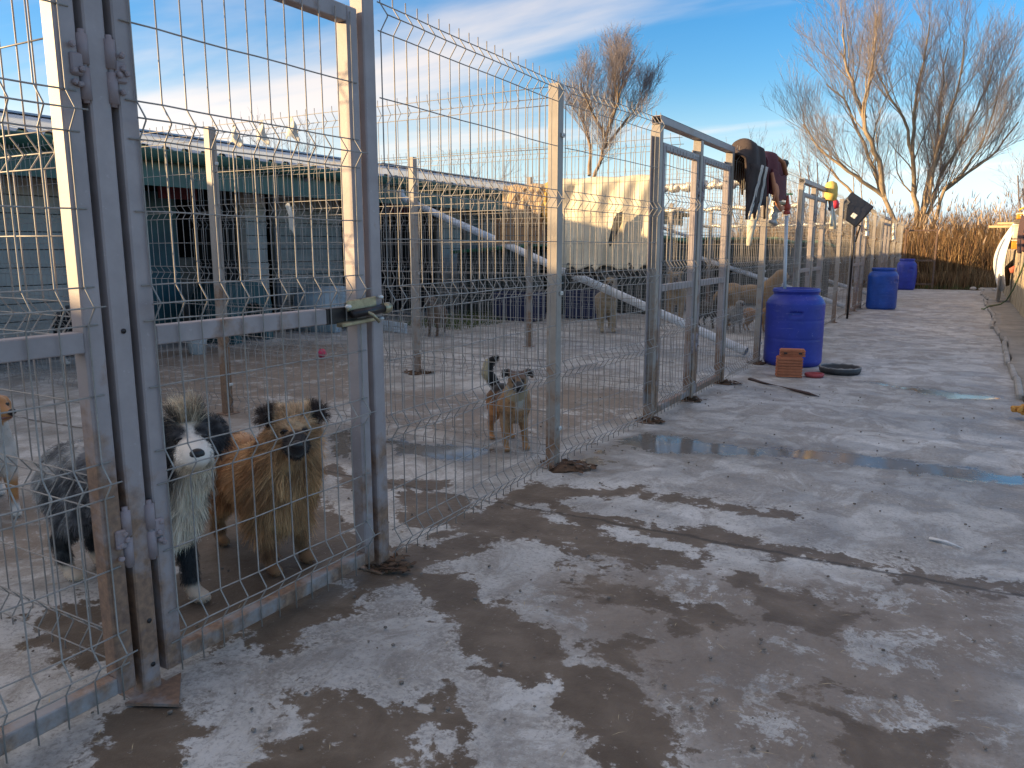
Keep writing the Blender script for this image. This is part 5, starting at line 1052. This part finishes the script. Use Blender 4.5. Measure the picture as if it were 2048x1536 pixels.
    # coat of tapering strands, gathered in locks
    if fur is not None and nstr > 0:
        me.calc_loop_triangles(); nt_ = len(me.loop_triangles); tri = np.zeros(nt_*3, np.int32); me.loop_triangles.foreach_get('vertices', tri); tri = tri.reshape(-1, 3)
        no = np.zeros(nv*3, np.float32); me.vertices.foreach_get('normal', no); no = no.reshape(-1, 3)
        A = np.linalg.norm(np.cross(co[tri[:, 1]]-co[tri[:, 0]], co[tri[:, 2]]-co[tri[:, 0]]), axis=1); ctr = co[tri].mean(1); bs_, hs__ = spaces(ctr)
        L0, lie0, dn = fur(bs_, hs__, isH(bs_, hs__)); A = A*dn; pick = RNG.choice(nt_, nstr, p=A/A.sum())
        u = RNG.random(nstr); v = RNG.random(nstr); fl = u+v > 1; u[fl] = 1-u[fl]; v[fl] = 1-v[fl]; w = 1-u-v; T3_ = tri[pick]
        p = co[T3_[:, 0]]*w[:, None]+co[T3_[:, 1]]*u[:, None]+co[T3_[:, 2]]*v[:, None]; nn = no[T3_[:, 0]]*w[:, None]+no[T3_[:, 1]]*u[:, None]+no[T3_[:, 2]]*v[:, None]; nn /= np.linalg.norm(nn, axis=1)[:, None]+1e-9
        b_, h_ = spaces(p); ih = isH(b_, h_); Ln, lie, _ = fur(b_, h_, ih); Ln = Ln*RNG.uniform(.65, 1.15, nstr)
        hx = np.array(Rm @ Vector((1, 0, 0))); comb = np.tile(np.array([-.65, 0, -.75]), (nstr, 1)); comb[ih] = -hx*0.9+np.array([0, 0, -.3]); 
        top = ih & (h_[:, 2] > .75) & (h_[:, 0] < .8); comb[top] = comb[top]*0.3+np.array([0, 0, .55])+np.stack([na(p[top], 45), nb_(p[top], 45), 0*p[top, 0]], 1)*.9
        legs = b_[:, 2] < .45; comb[legs] = np.array([-.15, 0, -1.0])
        dr = nn*(1-lie)[:, None]+comb*lie[:, None]+RNG.normal(0, .16, (nstr, 3)); dr /= np.linalg.norm(dr, axis=1)[:, None]
        tip = p+dr*Ln[:, None]; tip[:, 2] -= Ln*np.where(top, RNG.uniform(-.1, .5, nstr), .28)
        ns = max(20, nstr//22); sel = RNG.choice(nstr, ns, replace=False); kd = KDTree(ns)
        for k, i in enumerate(sel): kd.insert(p[i], k)
        kd.balance(); near = np.array([sel[kd.find(p[i])[1]] for i in range(nstr)]); pull = RNG.uniform(.35, .75, nstr)[:, None]
        tgt = tip[near]; tip = tip*(1-pull)+(p+(tgt-p[near])*0.55+(tgt-p)*0.45)*pull
        mid = p+dr*Ln[:, None]*.5; mid = mid*.75+(p*.5+tip*.5)*.25; wv = np.stack([na(p, 70), nb_(p, 70), nc_(p, 70)], 1)*Ln[:, None]; mid = mid+wv*.13; tip = tip-wv*.16
        side = np.cross(dr, RNG.normal(size=(nstr, 3))); side /= np.linalg.norm(side, axis=1)[:, None]+1e-9
        wd = np.clip(Ln*0.013, .0004, .0009)*RNG.uniform(.7, 1.3, nstr); V = np.zeros((nstr, 6, 3)); root = p-nn*0.004
        for i, (c_, k) in enumerate(((root, 1.0), (mid, .8), (tip, .12))): V[:, 2*i] = c_-side*(wd*k)[:, None]; V[:, 2*i+1] = c_+side*(wd*k)[:, None]
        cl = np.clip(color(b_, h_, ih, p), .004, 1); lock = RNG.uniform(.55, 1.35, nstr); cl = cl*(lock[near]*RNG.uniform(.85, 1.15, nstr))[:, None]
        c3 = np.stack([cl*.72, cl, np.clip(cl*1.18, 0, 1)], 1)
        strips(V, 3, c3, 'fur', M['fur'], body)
    return t
def c(*a): return np.array(a)
def colA(b, h, H, p):          # black and grey shaggy dog, white blaze, muzzle, chest and feet
    n = na(p, 26); n2 = nb_(p, 60); col = mixa(np.tile(c(.022, .021, .024), (len(b), 1)), np.tile(c(.20, .195, .20), (len(b), 1)), sm(-.15, .75, n+.25*n2+np.where(b[:, 0] < .1, .55, -.1)))
    col = mixa(col, np.tile(c(.52, .50, .47), (len(b), 1)), sm(.25, .8, n2*.5+n*.4+np.where(b[:, 0] < -.25, .45, -.5))*(~H))
    ch = sm(.16, .07, np.abs(b[:, 1])+.03*n)*sm(.20, .34, b[:, 0])*sm(.40, .47, b[:, 2])*(~H); col = mixa(col, np.tile(c(.95, .78, .60), (len(b), 1)), ch)
    col = mixa(col, np.tile(c(.80, .62, .45), (len(b), 1)), sm(.13, .09, b[:, 2]))
    leg = (b[:, 2] < .45) & (b[:, 2] > .12); col[leg] = mixa(np.tile(c(.035, .035, .036), (leg.sum(), 1)), np.tile(c(.22, .22, .2), (leg.sum(), 1)), sm(.2, .9, n[leg]+n2[leg]*.4))
    hd = H; x, y, z = h[:, 0], np.abs(h[:, 1]), h[:, 2]
    hc = mixa(np.tile(c(.018, .017, .019), (len(b), 1)), np.tile(c(.09, .088, .092), (len(b), 1)), sm(.1, .9, n2+.2))
    hc = mixa(hc, np.tile(c(.95, .86, .76), (len(b), 1)), np.maximum(sm(1.0, 1.35, x+.18*n2+.1*n), sm(.22, .06, y-.08*n2)*sm(.2, .7, x)))
    hc = mixa(hc, np.tile(c(.55, .42, .26), (len(b), 1)), sm(-.45, -.8, z)*sm(.9, 1.2, x)*.7)
    hc = mixa(hc, np.tile(c(.74, .60, .43), (len(b), 1)), sm(.55, .8, z)*sm(.5, .2, y+.1*n2)*sm(-.6, .1, x))
    col[hd] = hc[hd]; return col
def furA(b, h, H):
    L = np.full(len(b), .045); lie = np.full(len(b), .62); d = np.ones(len(b)); L = np.where(b[:, 2] < .45, .022, L); L = np.where(b[:, 2] < .13, .007, L)
    chest = (b[:, 0] > .25) & (b[:, 2] > .45) & (~H); L = np.where(chest, .062, L)
    L = np.where(H, .030, L); y = np.abs(h[:, 1]); muz = H & (h[:, 0] > 1.15); L = np.where(muz, np.where(h[:, 2] < -.55, .034, .017), L); lie = np.where(muz, .7, lie); L = np.where(H & (h[:, 0] > 1.95), .003, L)
    ear = H & (y > .95); L = np.where(ear, .045, L); top = H & (h[:, 2] > .65) & (y < .5) & (h[:, 0] < .6); L = np.where(top, .10, L); lie = np.where(top, .55, lie); d = np.where(top, 1.6, d)
    eye = H & (h[:, 0] > .75) & (h[:, 0] < 1.2) & (y > .2) & (y < .7) & (h[:, 2] > -.12) & (h[:, 2] < .35); L = np.where(eye, .004, L); d = np.where(H, d*1.6, d); return L, lie, d
def colB(b, h, H, p):          # tawny shaggy dog, sooty ears and muzzle
    n = nb_(p, 22); n2 = na(p, 55); col = mixa(np.tile(c(.40, .195, .085), (len(b), 1)), np.tile(c(.74, .45, .22), (len(b), 1)), sm(-.6, .7, n+.4*n2)); col = mixa(col, np.tile(c(.20, .095, .045), (len(b), 1)), sm(.42, .25, b[:, 2])*.55)
    col = mixa(col, np.tile(c(.55, .40, .22), (len(b), 1)), sm(.2, .8, n2)*sm(.60, .9, b[:, 2])*.5)
    x, y, z = h[:, 0], np.abs(h[:, 1]), h[:, 2]; hc = mixa(np.tile(c(.58, .34, .17), (len(b), 1)), np.tile(c(.74, .52, .32), (len(b), 1)), sm(-.2, .6, n2+.7*z)); hc = mixa(hc, np.tile(c(.030, .022, .020), (len(b), 1)), sm(1.0, 1.45, x+.15*n2)); hc = mixa(hc, np.tile(c(.045, .030, .025), (len(b), 1)), sm(.80, .95, y)*sm(.25, .5, z))
    hc = mixa(hc, np.tile(c(.06, .04, .03), (len(b), 1)), sm(.28, .14, np.sqrt((x-.95)**2+(y-.44)**2+(z-.12)**2)))
    col[H] = hc[H]; return col
def furB(b, h, H):
    L = np.full(len(b), .06); lie = np.full(len(b), .60); d = np.ones(len(b)); L = np.where(b[:, 2] < .45, .028, L); L = np.where(b[:, 2] < .12, .008, L); ch = (b[:, 0] > .2) & (b[:, 2] > .40) & (~H); L = np.where(ch, .085, L)
    y = np.abs(h[:, 1]); L = np.where(H, .036, L); L = np.where(H & (h[:, 2] < .1) & (y > .45), .058, L); L = np.where(H & (h[:, 0] > 1.2), .013, L); L = np.where(H & (h[:, 0] > 1.85), .003, L); top = H & (h[:, 2] > .45) & (y < .9); L = np.where(top, .042, L); lie = np.where(H, .55, lie)
    eye = H & (h[:, 0] > .75) & (h[:, 0] < 1.2) & (y > .2) & (y < .65) & (h[:, 2] > -.12) & (h[:, 2] < .33); L = np.where(eye, .005, L); d = np.where(H, 1.5, d); return L, lie, d
def colC(b, h, H, p):          # shepherd-marked smooth dog
    n = na(p, 40); n2 = nb_(p, 90); N_ = len(b); col = mixa(np.tile(c(.52, .23, .085), (N_, 1)), np.tile(c(.46, .245, .11), (N_, 1)), sm(.1, .4, b[:, 0])); col = mixa(col, np.tile(c(.60, .37, .18), (N_, 1)), sm(.1, .8, n)*.5); col = mixa(col, np.tile(c(.10, .06, .04), (N_, 1)), sm(.2, .8, n2+.3*n)*sm(.45, .6, b[:, 2])*.75)
    sad = sm(.78, .90, b[:, 2]+.04*n)*sm(.36, .15, b[:, 0]); col = mixa(col, np.tile(c(.030, .022, .018), (N_, 1)), sad); col = mixa(col, np.tile(c(.10, .065, .04), (N_, 1)), sm(.66, .80, b[:, 2]+.05*n)*sm(.3, .1, b[:, 0])*(1-sad)*.8)
    bib = sm(.09, .04, np.abs(b[:, 1]-.01))*sm(.3, .42, b[:, 0])*sm(.66, .76, b[:, 2])*(~H); col = mixa(col, np.tile(c(.62, .55, .45), (N_, 1)), bib); low = sm(.62, .55, b[:, 2])*sm(.25, .38, b[:, 0])*sm(.40, .5, b[:, 2]); col = mixa(col, np.tile(c(.58, .40, .24), (N_, 1)), low*.5)
    tl = sm(.92, 1.0, b[:, 2])*sm(-.5, -.6, b[:, 0]); col = mixa(col, np.tile(c(.018, .015, .014), (N_, 1)), tl); tl2 = tl*sm(-.15, -.20, b[:, 1])*sm(.95, 1.05, b[:, 2]); col = mixa(col, np.tile(c(.58, .48, .30), (N_, 1)), tl2)
    x, y, z = h[:, 0], np.abs(h[:, 1]), h[:, 2]; hc = mixa(np.tile(c(.30, .18, .09), (N_, 1)), np.tile(c(.20, .12, .085), (N_, 1)), sm(.1, .7, z)); hc = mixa(hc, np.tile(c(.018, .015, .015), (N_, 1)), sm(1.1, 1.4, x)); hc = mixa(hc, np.tile(c(.025, .02, .018), (N_, 1)), sm(.85, 1.0, y)*sm(.35, .6, z)); hc = mixa(hc, np.tile(c(.44, .33, .2), (N_, 1)), sm(-.35, -.6, z)*sm(1.3, 1.0, x))
    hc = mixa(hc, np.tile(c(.03, .02, .018), (N_, 1)), sm(.30, .16, np.sqrt((x-.95)**2+(y-.44)**2+(z-.12)**2))); col[H] = hc[H]; return col
def furS(L1):
    def f(b, h, H):
        L = np.full(len(b), L1); L = np.where(b[:, 2] < .4, L1*.5, L); L = np.where(H, L1*.6, L); L = np.where(H & (h[:, 0] > 1.2), L1*.25, L); L = np.where((b[:, 2] > .92) & (b[:, 0] < -.5), L1*1.8, L); return L, np.full(len(b), .78), np.ones(len(b))
    return f
def colplain(a, b2, white=None, dark=None):
    def f(b, h, H, p):
        n = na(p, 20)+.4*nb_(p, 55); col = mixa(np.tile(c(*a), (len(b), 1)), np.tile(c(*b2), (len(b), 1)), sm(-.6, .7, n))
        if white is not None: col = mixa(col, np.tile(c(.66, .62, .56), (len(b), 1)), np.clip(sm(*white, b[:, 0]+.06*n)*sm(.35, .5, b[:, 2])+sm(.2, .1, b[:, 2]), 0, 1)*(~H))
        if dark is not None: col[H] = mixa(col, np.tile(c(*dark), (len(b), 1)), sm(.9, 1.5, h[:, 0]))[H]
        return col
    return f
# A: shaggy black, grey and white, facing out through the gate; measured foot positions
dog((-2.43, 1.535, 0.008), R(2), 'shaggy black, grey and white dog with a white muzzle looking through the near gate', 0.51, 1.22, 1.1, 0.077, (0.60, -0.05, 1.16), R(-31), R(1), 'flop', [(.02, -.06), (-.02, .0), (.0, .0), (.03, .02)], 'down', colA, furA, 80000, 0.010, mz=1.32, ear=1.35)
dog((-2.27, 1.985, 0.008), R(-15), 'shaggy tawny dog with sooty ears and muzzle beside the black and white one', 0.455, 1.04, 1.3, 0.073, (0.58, 0.0, 1.20), R(-25), R(-2), 'fold', [(-.04, .02), (.0, -.0), (0, .06), (0, -.02)], 'down', colB, furB, 85000, 0.010, mz=1.2, ear=1.08, eye=.8)
dog((-2.30, 3.93, 0.008), R(-42), 'alert short-haired brown dog with black saddle and raised tail', 0.36, 0.98, 1.35, 0.057, (0.50, 0.0, 1.17), R(-16), R(-2), 'fold', [(0, .02), (0, -.02), (0, .05), (0, -.02)], 'up', colC, furS(.014), 45000, 0.007, mz=1.1, ear=1.3)
dog((-3.76, 1.74, 0.008), R(-18), 'orange and white dog at the left edge of the photo', 0.42, 1.1, 1.0, 0.058, (0.62, 0, 1.24), R(25), 0, 'flop', None, 'down', colplain((.40, .17, .06), (.52, .26, .10), (.18, .30)), furS(.022), 9000, 0.012)
dog((-7.5, 4.55, 0.008), R(10), 'big black dog standing in the shade at the far left', 0.62, 1.1, 1.1, 0.075, (0.66, 0, 1.10), R(-10), R(-8), 'flop', None, 'down', colplain((.012, .012, .013), (.03, .03, .03), (.34, .45)), furS(.03), 6000, 0.02)
dog((-6.1, 8.50, 0.008), R(-70), 'brown dog half hidden behind the inner post by the building', 0.42, 1.0, 1.0, 0.06, (0.66, 0, 1.18), R(10), 0, 'flop', None, 'down', colplain((.13, .08, .05), (.22, .15, .10)), furS(.03), 5000, 0.016)
far_dogs = [((-4.35, 10.2), -62, 'pale fawn dog standing behind the slanting pipe', .60, 'prick', ((.33, .24, .14), (.46, .36, .24)), -5, 0), ((-3.95, 12.1), -75, 'fawn dog seen through the near leaf of the second gates', .62, 'fold', ((.36, .24, .13), (.46, .34, .2)), 0, 2), ((-2.75, 11.9), 20, 'big tan dog seen side on beyond the far leaf of the second gates', .66, 'flop', ((.34, .21, .10), (.44, .29, .16)), 30, 0),
            ((-3.2, 11.4), -40, 'dark brindle dog low behind the second gates', .40, 'flop', ((.04, .035, .03), (.12, .1, .08)), 0, 0), ((-2.72, 10.95), -60, 'small grey curly dog behind the fence by the drum', .36, 'flop', ((.20, .18, .165), (.36, .33, .30)), 10, 0), ((-2.45, 11.15), -20, 'low orange dog behind the nearest drum', .34, 'flop', ((.38, .19, .08), (.48, .28, .14)), 10, 0)]
for (xy, yw, lb, S_, er, cl, hy, hpp) in far_dogs:
    dog((xy[0], xy[1], 0.008), R(yw), lb, S_, 1.05, 1.05, S_*.135, (.64, 0, 1.17), R(hy), R(hpp), er, None, 'down', colplain(*cl, dark=(.04, .03, .03)), furS(.03), 12000, 0.018)
